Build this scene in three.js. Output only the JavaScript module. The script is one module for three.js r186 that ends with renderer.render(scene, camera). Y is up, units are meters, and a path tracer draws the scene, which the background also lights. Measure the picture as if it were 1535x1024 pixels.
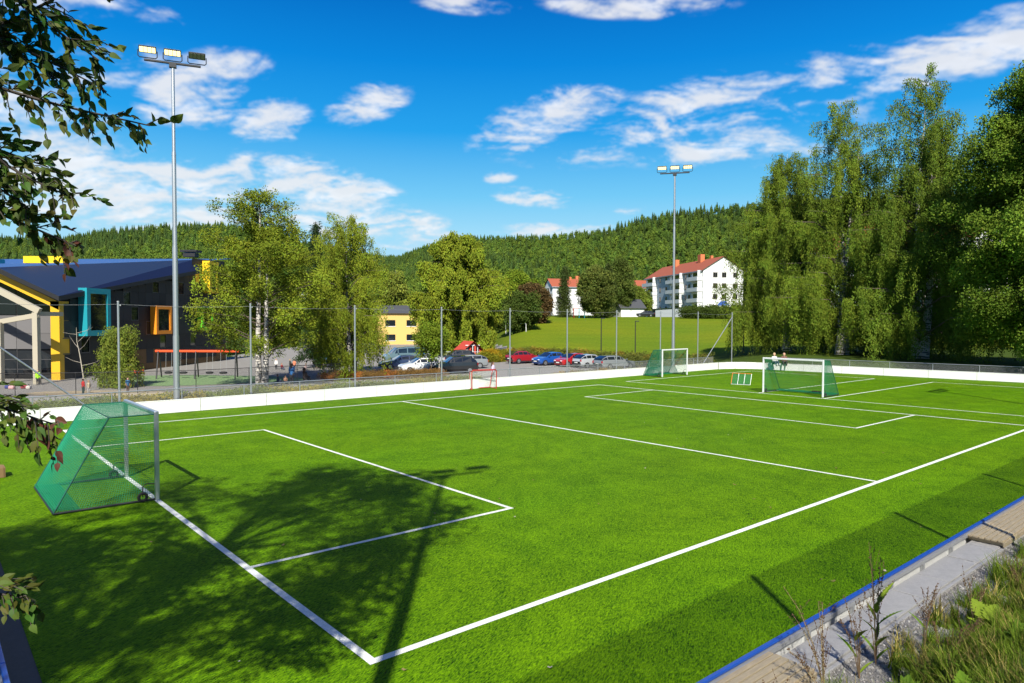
import * as THREE from 'three';
import { mergeGeometries } from 'three/addons/utils/BufferGeometryUtils.js';
import { ImprovedNoise } from 'three/addons/math/ImprovedNoise.js';
import { MarchingCubes } from 'three/addons/objects/MarchingCubes.js';
import { RoundedBoxGeometry } from 'three/addons/geometries/RoundedBoxGeometry.js';

// ---------------------------------------------------------------- camera, sky, sun, exposure
const scene = new THREE.Scene();
const R = THREE.MathUtils.degToRad;
const camera = new THREE.PerspectiveCamera(52.28, 1024 / 683, 0.1, 6000);
camera.position.set(0, 4.12, 0);
camera.rotation.set(R(-1.689), 0, R(0.138), 'XYZ');
const renderer = new THREE.WebGLRenderer({ antialias: true });
renderer.toneMapping = THREE.LinearToneMapping;
renderer.toneMappingExposure = 1.6;
renderer.shadowMap.enabled = true;

const sunDir = new THREE.Vector3(0.030, 0.9, 1).normalize();      // towards the sun: behind the photographer, 42 degrees up
const sun = new THREE.DirectionalLight(new THREE.Color(1, 0.95, 0.85), 5);
sun.position.copy(sunDir).multiplyScalar(200); sun.target.position.set(0, 0, 0);
sun.castShadow = true; sun.shadow.radius = 1;
sun.shadow.mapSize.set(4096, 4096);
Object.assign(sun.shadow.camera, { left: -110, right: 110, top: 110, bottom: -110, near: 1, far: 500 });
scene.add(sun, sun.target);

function rng(seed) { let a = seed >>> 0; return () => { a = (a + 0x6D2B79F5) | 0; let t = Math.imul(a ^ (a >>> 15), 1 | a); t = (t + Math.imul(t ^ (t >>> 7), 61 | t)) ^ t; return ((t ^ (t >>> 14)) >>> 0) / 4294967296; }; }
const noise = new ImprovedNoise();
const clamp = (x, a = 0, b = 1) => Math.min(b, Math.max(a, x));
const lerp = (a, b, t) => a + (b - a) * t;
const sstep = (a, b, x) => { const t = clamp((x - a) / (b - a)); return t * t * (3 - 2 * t); };
function fbm(x, y, z, oct = 5, gain = 0.5) { let s = 0, a = 0.5, f = 1; for (let i = 0; i < oct; i++) { s += a * noise.noise(x * f, y * f, z * f); a *= gain; f *= 2.03; } return s; }

// sky: clear blue air, paler towards the horizon, with scattered fair-weather clouds all the way round
{
  const W = 4096, H = 2048, data = new Float32Array(W * H * 4);
  // [azimuth deg, elevation deg, half-width deg, half-height deg, tilt deg, density]: azimuth 0 is the way the pitch is looked at
  const clouds = [
    [-31, 9.3, 9.5, 2.3, 3, 1.15], [-27, 8.0, 7, 2.0, 0, .95], [-34.5, 12.5, 4, 1.6, 10, .8], [-24.3, 16.0, 2.9, 2.0, 12, 1.1], [-22.3, 18.2, 2.6, 1.2, 12, .9], [-18.9, 15.0, 2.3, 1.5, 15, 1.05],
    [-26.5, 20.8, 1.3, .7, 15, .7], [-11.5, 16.7, 2.7, 1.2, 22, .8], [-15.3, 10.0, 5.6, 1.9, -12, 1.1], [-11.5, 7.7, 5.5, 1.6, -8, 1.1], [-7.5, 6.6, 4.5, 1.0, -3, .8],
    [3.0, 15.6, 4.8, 1.9, 16, .95], [-1.0, 11.6, 1.1, .5, 5, .7], [1.9, 9.9, 2.8, .7, -6, .9], [3.8, 7.3, 4.4, .55, 0, .85], [9.5, 8.9, 1.0, .35, 0, .7],
    [14.5, 15.8, 10, 2.1, 12, .72], [18.5, 13.7, 6.6, 1.3, 6, .8], [21.5, 17.6, 5.5, 1.4, 10, .6], [31.5, 17.5, 4.8, 1.6, 6, 1.15], [27, 15.0, 6, 2.0, 20, .5], [35.5, 18.2, 4, 1.6, 0, 1.1],
    [10.0, 24.0, 5.4, 1.1, -4, .95], [-4.3, 24.3, 3.2, .8, -4, .9], [-33, 21.5, 4, 1.8, 10, .6], [-31.5, 17.0, 4, 1.6, 15, .6], [-38, 14, 5, 3, 10, .7],
  ];
  const r = rng(71);
  for (let i = 0; i < 120; i++) { const az = 44 + r() * 272, el = 6 + 50 * Math.pow(r(), 1.4), s = 1.2 + 5.5 * r() * r(); clouds.push([az > 180 ? az - 360 : az, el, s * (1.4 + r()), s * .48, r() * 24 - 8, .65 + .5 * r()]); }
  for (let i = 0; i < 14; i++) clouds.push([r() * 360 - 180, 33 + r() * 35, 6 + 5 * r(), 1.6 + r(), r() * 30 - 15, .5 + .3 * r()]);
  for (const c of clouds) { c[6] = Math.cos(R(c[4])); c[7] = Math.sin(R(c[4])); }
  const cols = Array.from({ length: 360 }, () => []);
  for (const c of clouds) { const reach = Math.ceil(1.8 * Math.max(c[2], c[3]) / Math.max(.35, Math.cos(R(c[1])))) + 1; for (let d = -Math.min(180, reach); d <= Math.min(179, reach); d++) cols[((Math.round(c[0]) + d) % 360 + 360) % 360].push(c); }
  const air = (e) => {              // linear colours of the clear air by elevation
    const stops = [[-90, .16, .22, .24], [-1, .46, .70, .88], [3, .46, .75, .95], [7, .36, .73, .96], [10, .18, .60, .94], [15, .022, .37, .86], [20, .004, .25, .74], [25, .002, .155, .57], [45, .003, .062, .33], [90, .004, .05, .26]];
    for (let i = 1; i < stops.length; i++) if (e <= stops[i][0]) { const a = stops[i - 1], b = stops[i], t = (e - a[0]) / (b[0] - a[0]); return [lerp(a[1], b[1], t), lerp(a[2], b[2], t), lerp(a[3], b[3], t)]; }
    return stops[stops.length - 1].slice(1);
  };
  for (let j = 0; j < H; j++) {
    const el = (j + .5) / H * 180 - 90, base = air(el), ce = Math.cos(R(el)), se = Math.sin(R(el));
    for (let i = 0; i < W; i++) {
      const k = (j * W + i) * 4;
      let [cr, cg, cb] = base;
      if (el > -.5 && el < 75) {
        // equirectangular: u=0.5 is +x..., azimuth measured from -z towards +x
        const phi = ((i + .5) / W - .5) * 2 * Math.PI, dx = Math.cos(phi) * ce, dz = Math.sin(phi) * ce;
        const az = Math.atan2(dx, -dz) * 180 / Math.PI;
        const list = cols[((Math.round(az)) % 360 + 360) % 360];
        let m = 0;
        for (const c of list) {
          let da = az - c[0]; if (da > 180) da -= 360; if (da < -180) da += 360; da *= Math.cos(R(c[1]));
          const de = el - c[1], x = (da * c[6] + de * c[7]) / c[2], y = (-da * c[7] + de * c[6]) / c[3], d = x * x + (y < 0 ? y * y * 1.5 : y * y);
          if (d < 3) m = Math.max(m, c[5] * (1 - d / 2.2));
        }
        if (m > 0) {
          const q = 1 / (se + .28), px = dx * q * 3.2, pz = dz * q * 3.2;
          const wx = fbm(px * 1.3 + 7, pz * 1.3, 3.1, 3), wz = fbm(px * 1.3, pz * 1.3 + 9, 8.2, 3);
          const n = fbm(px * 1.7 + wx * 1.8, pz * 3.4 + wz * 1.5, el * .16, 6, .56) + .3 * fbm(px * 11, pz * 17 + wx * 5, el * .5, 4, .6);
          let a = .90 * sstep(.0, 1.25, m * 1.02 + n * 1.75 - .12);
          a *= Math.min(1, m * 3.2);
          const thick = clamp(a * 1.1 - .1), lit = .92 + .22 * clamp(fbm(px * 3 + 5, pz * 4 + wx, el * .25 + 4, 4) * 1.6);
          const wr = lit * lerp(.80, .97, thick), wg = lit * lerp(.87, .97, thick), wb = lit * lerp(.97, .985, thick);
          cr = lerp(cr, wr, a * .96); cg = lerp(cg, wg, a * .96); cb = lerp(cb, wb, a * .96);
        }
      }
      data[k] = cr / 1.6; data[k + 1] = cg / 1.6; data[k + 2] = cb / 1.6; data[k + 3] = 1;
    }
  }
  const sky = new THREE.DataTexture(data, W, H, THREE.RGBAFormat, THREE.FloatType);
  sky.mapping = THREE.EquirectangularReflectionMapping; sky.magFilter = THREE.LinearFilter; sky.minFilter = THREE.LinearFilter; sky.needsUpdate = true;
  scene.background = sky; scene.environment = sky;
}

// ---------------------------------------------------------------- helpers
const used = new Map();
const numbered = (n) => { const k = used.get(n) || 0; used.set(n, k + 1); return k ? `${n}_${String(k).padStart(3, '0')}` : n; };
const shade = (o) => { o.traverse((c) => { if (c.isMesh) { c.castShadow = true; c.receiveShadow = true; } }); return o; };
function thing(name, label, category, [x, y, z] = [0, 0, 0], turn = 0, group) {
  const o = new THREE.Group(); o.name = numbered(name); o.position.set(x, y, z); o.rotation.y = turn;
  o.userData = { label, category }; if (group) o.userData.group = group;
  scene.add(o); return o;
}
function part(name, geo, mat, parent) { const m = new THREE.Mesh(geo, mat); m.name = name; m.castShadow = m.receiveShadow = true; parent.add(m); return m; }
function struct(name, geo, mat) { const m = part(name, geo, mat, scene); m.name = numbered(name); m.userData = { kind: 'structure' }; return m; }
function copy(o, [x, y, z], turn, label) { const c = o.clone(); c.name = numbered(o.name.replace(/_\d{3}$/, '')); c.position.set(x, y, z); c.rotation.y = turn; c.userData = { ...o.userData }; if (label) c.userData.label = label; scene.add(c); return c; }
const clean = (g) => { const h = g.index ? g.toNonIndexed() : g; for (const k of Object.keys(h.attributes)) if (!['position', 'normal', 'uv'].includes(k)) h.deleteAttribute(k); return h; };
const merge = (list) => mergeGeometries(list.map(clean), false);
const box = (w, h, d, x = 0, y = 0, z = 0) => new THREE.BoxGeometry(w, h, d).translate(x, y, z);
const rbox = (w, h, d, r, x = 0, y = 0, z = 0) => new RoundedBoxGeometry(w, h, d, 2, r).translate(x, y, z);
const V3 = (x, y, z) => new THREE.Vector3(x, y, z);
function bar(a, b, r0, r1 = r0, n = 6) {      // a tapered round bar from a to b
  const A = V3(...a), B = V3(...b), d = B.clone().sub(A), g = new THREE.CylinderGeometry(r1, r0, d.length(), n, 1);
  g.applyQuaternion(new THREE.Quaternion().setFromUnitVectors(V3(0, 1, 0), d.clone().normalize())).translate((A.x + B.x) / 2, (A.y + B.y) / 2, (A.z + B.z) / 2);
  return g;
}
function tube(pts, radii, n = 7) {           // a tapered tube through points
  const P = pts.map((p) => (p.isVector3 ? p : V3(...p))), pos = [], idx = [], uv = [];
  let nrm = V3(.3, .1, 1).normalize(), len = 0;
  for (let i = 0; i < P.length; i++) {
    const t = P[Math.min(i + 1, P.length - 1)].clone().sub(P[Math.max(i - 1, 0)]).normalize();
    nrm.sub(t.clone().multiplyScalar(nrm.dot(t))); if (nrm.lengthSq() < 1e-6) nrm = V3(1, 0, 0).cross(t); nrm.normalize();
    const bi = t.clone().cross(nrm); if (i) len += P[i].distanceTo(P[i - 1]);
    for (let k = 0; k <= n; k++) { const a = k / n * 2 * Math.PI, q = P[i].clone().addScaledVector(nrm, Math.cos(a) * radii[i]).addScaledVector(bi, Math.sin(a) * radii[i]); pos.push(q.x, q.y, q.z); uv.push(k / n, len); }
  }
  for (let i = 0; i + 1 < P.length; i++) for (let k = 0; k < n; k++) { const a = i * (n + 1) + k, b = a + n + 1; idx.push(a, b, a + 1, a + 1, b, b + 1); }
  const g = new THREE.BufferGeometry(); g.setAttribute('position', new THREE.Float32BufferAttribute(pos, 3)); g.setAttribute('uv', new THREE.Float32BufferAttribute(uv, 2)); g.setIndex(idx); g.computeVertexNormals(); return g;
}
function polys(list) {                        // list of polygons (3-D points): flat faces with uv in metres
  const pos = [], uv = [];
  for (const p of list) {
    const a = V3(...p[0]), e = V3(...p[1]).sub(a).normalize(), nn = V3(...p[1]).sub(a).cross(V3(...p[2]).sub(a)).normalize(), f = nn.clone().cross(e);
    for (let i = 1; i + 1 < p.length; i++) for (const q of [p[0], p[i], p[i + 1]]) { const d = V3(...q).sub(a); pos.push(...q); uv.push(d.dot(e), d.dot(f)); }
  }
  const g = new THREE.BufferGeometry(); g.setAttribute('position', new THREE.Float32BufferAttribute(pos, 3)); g.setAttribute('uv', new THREE.Float32BufferAttribute(uv, 2)); g.computeVertexNormals(); return g;
}
function prism(poly, y0, y1) {                // vertical prism over a ground polygon [[x, z], ...]
  const top = poly.map(([x, z]) => [x, y1, z]), bot = poly.map(([x, z]) => [x, y0, z]), faces = [top.slice().reverse(), bot];
  for (let i = 0; i < poly.length; i++) { const j = (i + 1) % poly.length; faces.push([bot[i], top[i], top[j], bot[j]]); }
  return polys(faces);
}
const lin = (r, g, b) => new THREE.Color().setRGB(r, g, b);
const mat = (r, g, b, rough = .8, metal = 0, more = {}) => new THREE.MeshStandardMaterial({ color: lin(r, g, b), roughness: rough, metalness: metal, side: THREE.DoubleSide, ...more });
function dataTex(w, h, fn, srgb = false, rx = 1, ry = 1) {
  const d = new Uint8Array(w * h * 4); let k = 0;
  for (let j = 0; j < h; j++) for (let i = 0; i < w; i++) { const c = fn(i, j); d[k++] = clamp(c[0]) * 255; d[k++] = clamp(c[1]) * 255; d[k++] = clamp(c[2]) * 255; d[k++] = 255; }
  const t = new THREE.DataTexture(d, w, h); t.wrapS = t.wrapT = THREE.RepeatWrapping; t.magFilter = THREE.LinearFilter; t.minFilter = THREE.LinearMipmapLinearFilter; if (srgb) t.colorSpace = THREE.SRGBColorSpace; t.repeat.set(rx, ry); t.needsUpdate = true; return t;
}
const toS = (x) => (x <= .0031308 ? 12.92 * x : 1.055 * Math.pow(x, 1 / 2.4) - .055);
// a tileable speckle: colour a..b by noise, returned as an sRGB texture; 1 texture = size metres
function speckle(px, size, a, b, seed, { streak = 1, bright = 0, dark = 0, contrast = 1 } = {}) {
  const r = rng(seed), n = px * px, f = new Float32Array(n), g = new Float32Array(n);
  for (let i = 0; i < n; i++) f[i] = r();
  const at = (x, y) => f[((y + px) % px) * px + ((x + px) % px)];
  for (let y = 0; y < px; y++) for (let x = 0; x < px; x++) { let s = 0, w = 0; for (let d = -streak; d <= streak; d++) { s += at(x + (d >> 1), y + d); w++; } g[y * px + x] = s / w; }
  let mean = 0, v = 0; for (const q of g) mean += q / n; for (const q of g) v += (q - mean) ** 2 / n; const sd = Math.sqrt(v);
  const low = (x, y, k, o) => { const t = 2 * Math.PI / px; return noise.noise(Math.cos(x * t) * k + o, Math.sin(x * t) * k + Math.cos(y * t) * k, Math.sin(y * t) * k + o); };
  const t = dataTex(px, px, (x, y) => {
    let q = .5 + (g[y * px + x] - mean) / sd * .22 * contrast + low(x, y, 1.6, seed) * .22 + low(x, y, 4, seed + 3) * .18;
    const h = r(); if (h < bright) q += .7; else if (h > 1 - dark) q -= .6;
    return [toS(Math.max(0, lerp(a[0], b[0], q))), toS(Math.max(0, lerp(a[1], b[1], q))), toS(Math.max(0, lerp(a[2], b[2], q)))];
  }, true, 1 / size, 1 / size);
  const bump = dataTex(px, px, (x, y) => { const q = .5 + (g[y * px + x] - mean) / sd * .2; return [q, q, q]; }, false, 1 / size, 1 / size);
  return { map: t, bump };
}

// pitch coordinates: u runs along the near touch line away from the corner by the photographer, v across the pitch
const O = [-1.680, -8.292], UU = [0.7600, -0.6499], VV = [-0.6499, -0.7600];
const F = (u, v, y = 0) => [O[0] + u * UU[0] + v * VV[0], y, O[1] + u * UU[1] + v * VV[1]];
const toUV = (x, z) => { const a = x - O[0], b = z - O[1]; return [a * UU[0] + b * UU[1], a * VV[0] + b * VV[1]]; };
const turnTo = (dx, dz) => Math.atan2(dx, dz);                 // rotation.y that turns local +z to (dx, dz)
const TURN_U = turnTo(UU[0], UU[1]), TURN_V = turnTo(VV[0], VV[1]);
// the left board drifts out a little with u, the far board with v
const vLeft = (u) => 25.72 + (u - 4.6) * .018, uFar = (v) => 50.9 + (26.3 - v) * .10;

// ---------------------------------------------------------------- ground
const ridgeY = [[-900, 350], [-200, 350], [0, 352], [100, 352], [150, 344], [200, 340], [250, 337], [300, 334], [345, 333], [400, 341], [450, 356], [500, 366], [560, 376], [600, 378], [640, 362], [700, 351], [760, 350], [820, 348], [880, 345], [920, 336], [960, 322], [1000, 313], [1060, 307], [1115, 303], [1200, 297], [1300, 290], [1400, 285], [1535, 282], [2500, 300]];
function ridgeAt(k) {              // k = tan(bearing); [slope of the sight line to the bare ridge, distance of the ridge]
  const p = 767.5 + clamp(k, -1.6, 1.6) * 1043; let y = 350;
  for (let i = 1; i < ridgeY.length; i++) if (p <= ridgeY[i][0]) { const a = ridgeY[i - 1], b = ridgeY[i]; y = lerp(a[1], b[1], clamp((p - a[0]) / (b[0] - a[0]))); break; }
  const valley = Math.exp(-(((p - 575) / 70) ** 2));
  return [(481 - 11 - y) / 1043, lerp(p < 575 ? 760 : 840 - 160 * sstep(700, 1150, p), 1250, valley)];
}
function groundH(x, z) {
  const [u, v] = toUV(x, z), D = -z, k = D > 5 ? x / D : (x > 0 ? 1.6 : -1.6);
  const b = lerp(-1, 1.0, sstep(.22, .40, k)) ;
  const top = lerp(-.6, 5.2, sstep(-.06, .03, k));
  let h = b + (top - b) * sstep(80, 172, D);
  // the edge of the pitch
  const out = Math.max(v - 26.4, u - 52.8);
  h = lerp(-.22, h, sstep(0, 4.5, out));
  if (out < .25) h = Math.min(h, -.45);
  // the bank on the photographer's side
  const near = Math.max(-4.1 - v, -4.1 - u);
  if (near > -.45) h = lerp(-.45, .2, sstep(-.45, 0, near)) + clamp(near - .5, 0, 3.2) * .66;
  // hills
  const r = Math.hypot(x, z), c = Math.max(.35, D / Math.max(r, 1)), [e, Rr] = ridgeAt(D > 5 ? k : Math.sign(x) * 1.6);
  if (r * c > 205 || D < 5) {
    const dd = D > 5 ? D : r * .7, foot = lerp(215, 345, sstep(-.03, .02, k) * (1 - sstep(.30, .36, k))), t = (dd - foot) / (Rr - foot), Hr = 4.12 + e * Rr;
    if (t > 0) { const tt = Math.min(t, 1); h = lerp(h, Hr, tt * (.62 + .38 * tt)) + (t > 1 ? -(t - 1) * Hr * .5 : 0) + Math.min(1, t * 4) * 4 * fbm(x * .008, 1.7, z * .008, 3); }
  }
  return h;
}
const groundTex = speckle(512, 5, [.026, .050, .008], [.075, .11, .016], 5, { streak: 2, bright: .03 });
const asphaltTex = speckle(512, 3, [.19, .178, .158], [.27, .255, .23], 6, { contrast: .8, bright: .02, dark: .02 });
const grassMat = new THREE.MeshPhysicalMaterial({ specularIntensity: .1, map: groundTex.map, roughness: .95, vertexColors: true, bumpMap: groundTex.bump, bumpScale: .03, side: THREE.DoubleSide });
{
  const A = 520, radii = [.6]; while (radii[radii.length - 1] < 2600) radii.push(radii[radii.length - 1] * 1.026 + .05);
  const pos = [], uv = [], col = [], idx = [];
  for (let i = 0; i < radii.length; i++) for (let j = 0; j <= A; j++) {
    const a = j / A * 2 * Math.PI, x = Math.sin(a) * radii[i], z = -Math.cos(a) * radii[i], D = -z;
    pos.push(x, groundH(x, z), z); uv.push(x, z);
    const meadow = sstep(84, 96, D) * sstep(-.05, .02, x / Math.max(D, 1)) * (1 - sstep(185, 200, D)), dry = .5 + fbm(x * .06, 2.2, z * .05, 4) * 1.3;
    const mow = 1 + .05 * Math.sin(z * .9 + x * .15); col.push(lerp(1, lerp(2.1, 3.1, clamp(dry)) * mow, meadow), lerp(1, lerp(2.1, 2.35, clamp(dry)) * mow, meadow), lerp(1, .8, meadow));
  }
  for (let i = 0; i + 1 < radii.length; i++) for (let j = 0; j < A; j++) { const a = i * (A + 1) + j, b = a + A + 1; idx.push(a, a + 1, b, a + 1, b + 1, b); }
  const g = new THREE.BufferGeometry(); g.setAttribute('position', new THREE.Float32BufferAttribute(pos, 3)); g.setAttribute('uv', new THREE.Float32BufferAttribute(uv, 2)); g.setAttribute('color', new THREE.Float32BufferAttribute(col, 3)); g.setIndex(idx); g.computeVertexNormals();
  struct('terrain', g, grassMat);
}
// a draped sheet over the terrain inside a ground polygon, lifted a little
function drape(name, poly, m, lift = .02, step = 1.5) {
  const xs = poly.map((p) => p[0]), zs = poly.map((p) => p[1]), inside = (x, z) => { let c = false; for (let i = 0, j = poly.length - 1; i < poly.length; j = i++) { const [xi, zi] = poly[i], [xj, zj] = poly[j]; if ((zi > z) !== (zj > z) && x < (xj - xi) * (z - zi) / (zj - zi) + xi) c = !c; } return c; };
  const pos = [], uv = [], x0 = Math.min(...xs), z0 = Math.min(...zs), nx = Math.ceil((Math.max(...xs) - x0) / step), nz = Math.ceil((Math.max(...zs) - z0) / step);
  const P = (i, j) => { const x = x0 + i * step, z = z0 + j * step; return [x, groundH(x, z) + lift, z]; };
  for (let i = 0; i < nx; i++) for (let j = 0; j < nz; j++) if (inside(x0 + (i + .5) * step, z0 + (j + .5) * step)) for (const q of [P(i, j), P(i, j + 1), P(i + 1, j), P(i + 1, j), P(i, j + 1), P(i + 1, j + 1)]) { pos.push(...q); uv.push(q[0], q[2]); }
  const g = new THREE.BufferGeometry(); g.setAttribute('position', new THREE.Float32BufferAttribute(pos, 3)); g.setAttribute('uv', new THREE.Float32BufferAttribute(uv, 2)); g.computeVertexNormals();
  return struct(name, g, m);
}
const asphaltMat = new THREE.MeshStandardMaterial({ map: asphaltTex.map, roughness: .92, bumpMap: asphaltTex.bump, bumpScale: .004, side: THREE.DoubleSide });
drape('schoolyard', [F(-16, 33.6), F(12, 33.6), F(17, 37), [-17, -66], [-20, -92], [-40, -96], [-75, -60], [-62, -26]].map((p) => (p.length === 3 ? [p[0], p[2]] : p)), asphaltMat, .03, .9);
drape('car_park', [[-20, -58], ...[F(17.5, 31), F(33, 29.6), F(37, 31)].map((p) => [p[0], p[2]]), [14, -79], [16, -86], [3, -90], [-6, -105], [-16, -140], [-40, -150], [-40, -100]], asphaltMat, .034, .9);
drape('footpath', [[1, -86], [4.2, -86], [-2.5, -118], [-9, -150], [-12, -150], [-5.5, -118]], asphaltMat, .04, .8);

// ---------------------------------------------------------------- the pitch
const turfTex = speckle(1024, 9, [.040, .106, .0006], [.120, .246, .0016], 11, { streak: 2, bright: .04, dark: .06, contrast: 1.9 });
const turfMat = new THREE.MeshPhysicalMaterial({ specularIntensity: .12, map: turfTex.map, roughness: .82, bumpMap: turfTex.bump, bumpScale: .02, vertexColors: true, side: THREE.DoubleSide });
function uvSheet(u0, u1, v0, v1, y, nu, nv, tint) {             // a flat sheet in pitch coordinates, uv in metres
  const pos = [], uv = [], idx = [], col = [];
  for (let i = 0; i <= nu; i++) for (let j = 0; j <= nv; j++) { const u = lerp(u0, u1, i / nu), v = lerp(v0, v1, j / nv); pos.push(...F(u, v, y)); uv.push(v * 1.0, u * 1.0); col.push(...(tint ? tint(u, v) : [1, 1, 1])); }
  for (let i = 0; i < nu; i++) for (let j = 0; j < nv; j++) { const a = i * (nv + 1) + j, b = a + nv + 1; idx.push(a, b, a + 1, a + 1, b, b + 1); }
  const g = new THREE.BufferGeometry(); g.setAttribute('position', new THREE.Float32BufferAttribute(pos, 3)); g.setAttribute('uv', new THREE.Float32BufferAttribute(uv, 2)); g.setAttribute('color', new THREE.Float32BufferAttribute(col, 3)); g.setIndex(idx); g.computeVertexNormals(); return g;
}
struct('turf_pitch', uvSheet(-3.1, 56, -3.46, 27.2, 0, 240, 130, (u, v) => { const n = 1 + fbm(u * .12, v * .9, 1, 4) * .18 + fbm(u * 1.4, v * 1.1, 7, 3) * .10, seam = Math.abs(((v + 40) % 3.7) - 1.85) < .06 ? .95 : 1; return [n * seam * (1 + fbm(u * .13, v * .17, 30, 3) * .2), n * seam, n * seam]; }), turfMat);
struct('asphalt_strip', uvSheet(-3.5, -3.1, -3.46, 27, -.004, 2, 30), new THREE.MeshStandardMaterial({ map: asphaltTex.map, color: lin(.35, .35, .38), roughness: .95, side: THREE.DoubleSide }));
// painted lines: woven-in white fibre, a little uneven
const lineTex = speckle(256, 1, [.50, .52, .46], [.86, .87, .83], 21, { streak: 1, dark: .035, contrast: .8 });
const lineMat = new THREE.MeshStandardMaterial({ map: lineTex.map, roughness: .85, bumpMap: lineTex.bump, bumpScale: .006, side: THREE.DoubleSide });
let lineLevel = .004;
function line(u0, v0, u1, v1, w = .1) {
  const h = w / 2, alongU = Math.abs(u1 - u0) > Math.abs(v1 - v0);
  const g = alongU ? uvSheet(u0 - h, u1 + h, v0 - h, v0 + h, lineLevel, 40, 1) : uvSheet(u0 - h, u0 + h, v0, v1, lineLevel, 1, 40);
  struct('pitch_marking', g, lineMat);
}
const rect = (u0, u1, v0, v1, w) => { lineLevel = .004; line(u0, v0, u1, v0, w); line(u0, v1, u1, v1, w); lineLevel = .006; line(u0, v0, u0, v1, w); line(u1, v0, u1, v1, w); };
rect(0, 29.4, 0, 23.15, .12);
lineLevel = .005; line(14.64, .06, 14.64, 23.09, .11);
lineLevel = .004; line(.06, 4.17, 5.75, 4.17); line(.06, 18.5, 5.75, 18.5); lineLevel = .006; line(5.75, 4.12, 5.75, 18.55);
lineLevel = .004; line(23.5, 4.35, 29.34, 4.35); line(23.5, 18.75, 29.34, 18.75); lineLevel = .006; line(23.5, 4.3, 23.5, 18.8);
rect(32.72, 48.6, 13.8, 23.65, .1);
rect(32.72, 48.7, .25, 10.0, .1);
lineLevel = .005; line(32.72, 10.05, 32.72, 13.75);

{ // a few fallen leaves and paper scraps on the turf
  const r = rng(77), n = 46, g = new THREE.PlaneGeometry(.06, .035, 2, 1).rotateX(-Math.PI / 2), p = g.attributes.position; for (let i = 0; i < p.count; i++) p.setY(i, Math.abs(p.getX(i)) * .4); g.computeVertexNormals();
  const im = new THREE.InstancedMesh(g, new THREE.MeshStandardMaterial({ color: lin(1, 1, 1), roughness: .9, side: THREE.DoubleSide }), n), m4 = new THREE.Matrix4(), q = new THREE.Quaternion(), e = new THREE.Euler();
  for (let i = 0; i < n; i++) { const u = -2.5 + r() * 22, v = -3 + r() * 14; m4.compose(V3(...F(u, v, .008)), q.setFromEuler(e.set((r() - .5) * .4, r() * 6.28, (r() - .5) * .4)), V3(1, 1, 1).multiplyScalar(.5 + r() * .8)); im.setMatrixAt(i, m4); im.setColorAt(i, r() < .3 ? lin(.42, .40, .33) : lin(.22, .17, .06)); }
  im.name = 'leaf_litter'; im.userData = { kind: 'stuff', label: 'pale scraps and dry leaves scattered on the turf', category: 'litter' }; im.castShadow = im.receiveShadow = true; scene.add(im);
}

// ---------------------------------------------------------------- boards and fences
const whiteBoardTex = speckle(256, 2.5, [.70, .70, .67], [.84, .84, .82], 31, { contrast: .9, dark: .014 });
const M = {
  whiteBoard: new THREE.MeshStandardMaterial({ map: whiteBoardTex.map, roughness: .5, side: THREE.DoubleSide }),
  blue: mat(.012, .085, .42, .45), galv: mat(.46, .48, .50, .42, .75), galvDull: mat(.40, .41, .42, .6, .35), alu: mat(.62, .64, .66, .35, .85), aluWhite: mat(.72, .73, .74, .4, .2),
  black: mat(.012, .012, .013, .55), darkMetal: mat(.03, .032, .036, .5, .4), rubber: mat(.016, .016, .017, .85), net: mat(.0, .215, .10, .7), netEdge: mat(.004, .085, .062, .8),
  red: mat(.42, .035, .022, .45), orange: mat(.72, .16, .012, .5), white: mat(.76, .76, .74, .55), glass: new THREE.MeshPhysicalMaterial({ color: lin(.012, .016, .02), roughness: .06, clearcoat: 1, clearcoatRoughness: .03, side: THREE.DoubleSide }),
  wood: mat(.24, .17, .09, .85), darkWood: mat(.20, .12, .05, .85),
};
// a board panel between two pitch points: white sheet, blue capping, rail and posts on the outer side
function boardRun(name, label, pts, side, seg, group) {
  for (let i = 0; i + 1 < pts.length; i++) {
    const [u0, v0] = pts[i], [u1, v1] = pts[i + 1], L = Math.hypot(u1 - u0, v1 - v0), n = Math.max(1, Math.round(L / seg));
    for (let k = 0; k < n; k++) {
      const a = F(lerp(u0, u1, k / n), lerp(v0, v1, k / n)), b = F(lerp(u0, u1, (k + 1) / n), lerp(v0, v1, (k + 1) / n)), len = Math.hypot(b[0] - a[0], b[2] - a[2]);
      const t = thing(name, label, 'board', [(a[0] + b[0]) / 2, 0, (a[2] + b[2]) / 2], turnTo(b[2] - a[2] > 0 ? 0 : 0, 1) + Math.atan2(-(b[2] - a[2]), b[0] - a[0]), group);
      const s = side;              // +1: the outer side is local +z
      part('panel', rbox(len - .022, .54, .02, .004, 0, .29, 0), M.whiteBoard, t);
      part('capping', rbox(len - .012, .035, .055, .012, 0, .582, s * .006), s > 1 ? M.white : (group.includes('white') ? M.white : M.blue), t);
      part('rail', box(len - .01, .06, .045, 0, .525, s * .036), M.galvDull, t);
      part('rail', box(len - .01, .05, .04, 0, .12, s * .034), M.galvDull, t);
      part('stud', box(.05, .52, .05, -len / 2 + .08, .27, s * .038), M.galvDull, t);
      part('stud', box(.05, .52, .05, .05, .27, s * .038), M.galvDull, t);
    }
  }
}
const arc = []; for (let k = 0; k <= 5; k++) { const a = k / 5 * Math.PI / 2; arc.push([48.2 + 2.9 * Math.sin(a), 23.55 + 2.9 * Math.cos(a)]); }
boardRun('perimeter_board', 'white perimeter board with pale capping along the car park and schoolyard side', [[-3.5, vLeft(-3.5)], [48.2, vLeft(48.2)]], -1, 3, 'white boards on the schoolyard side');
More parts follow.
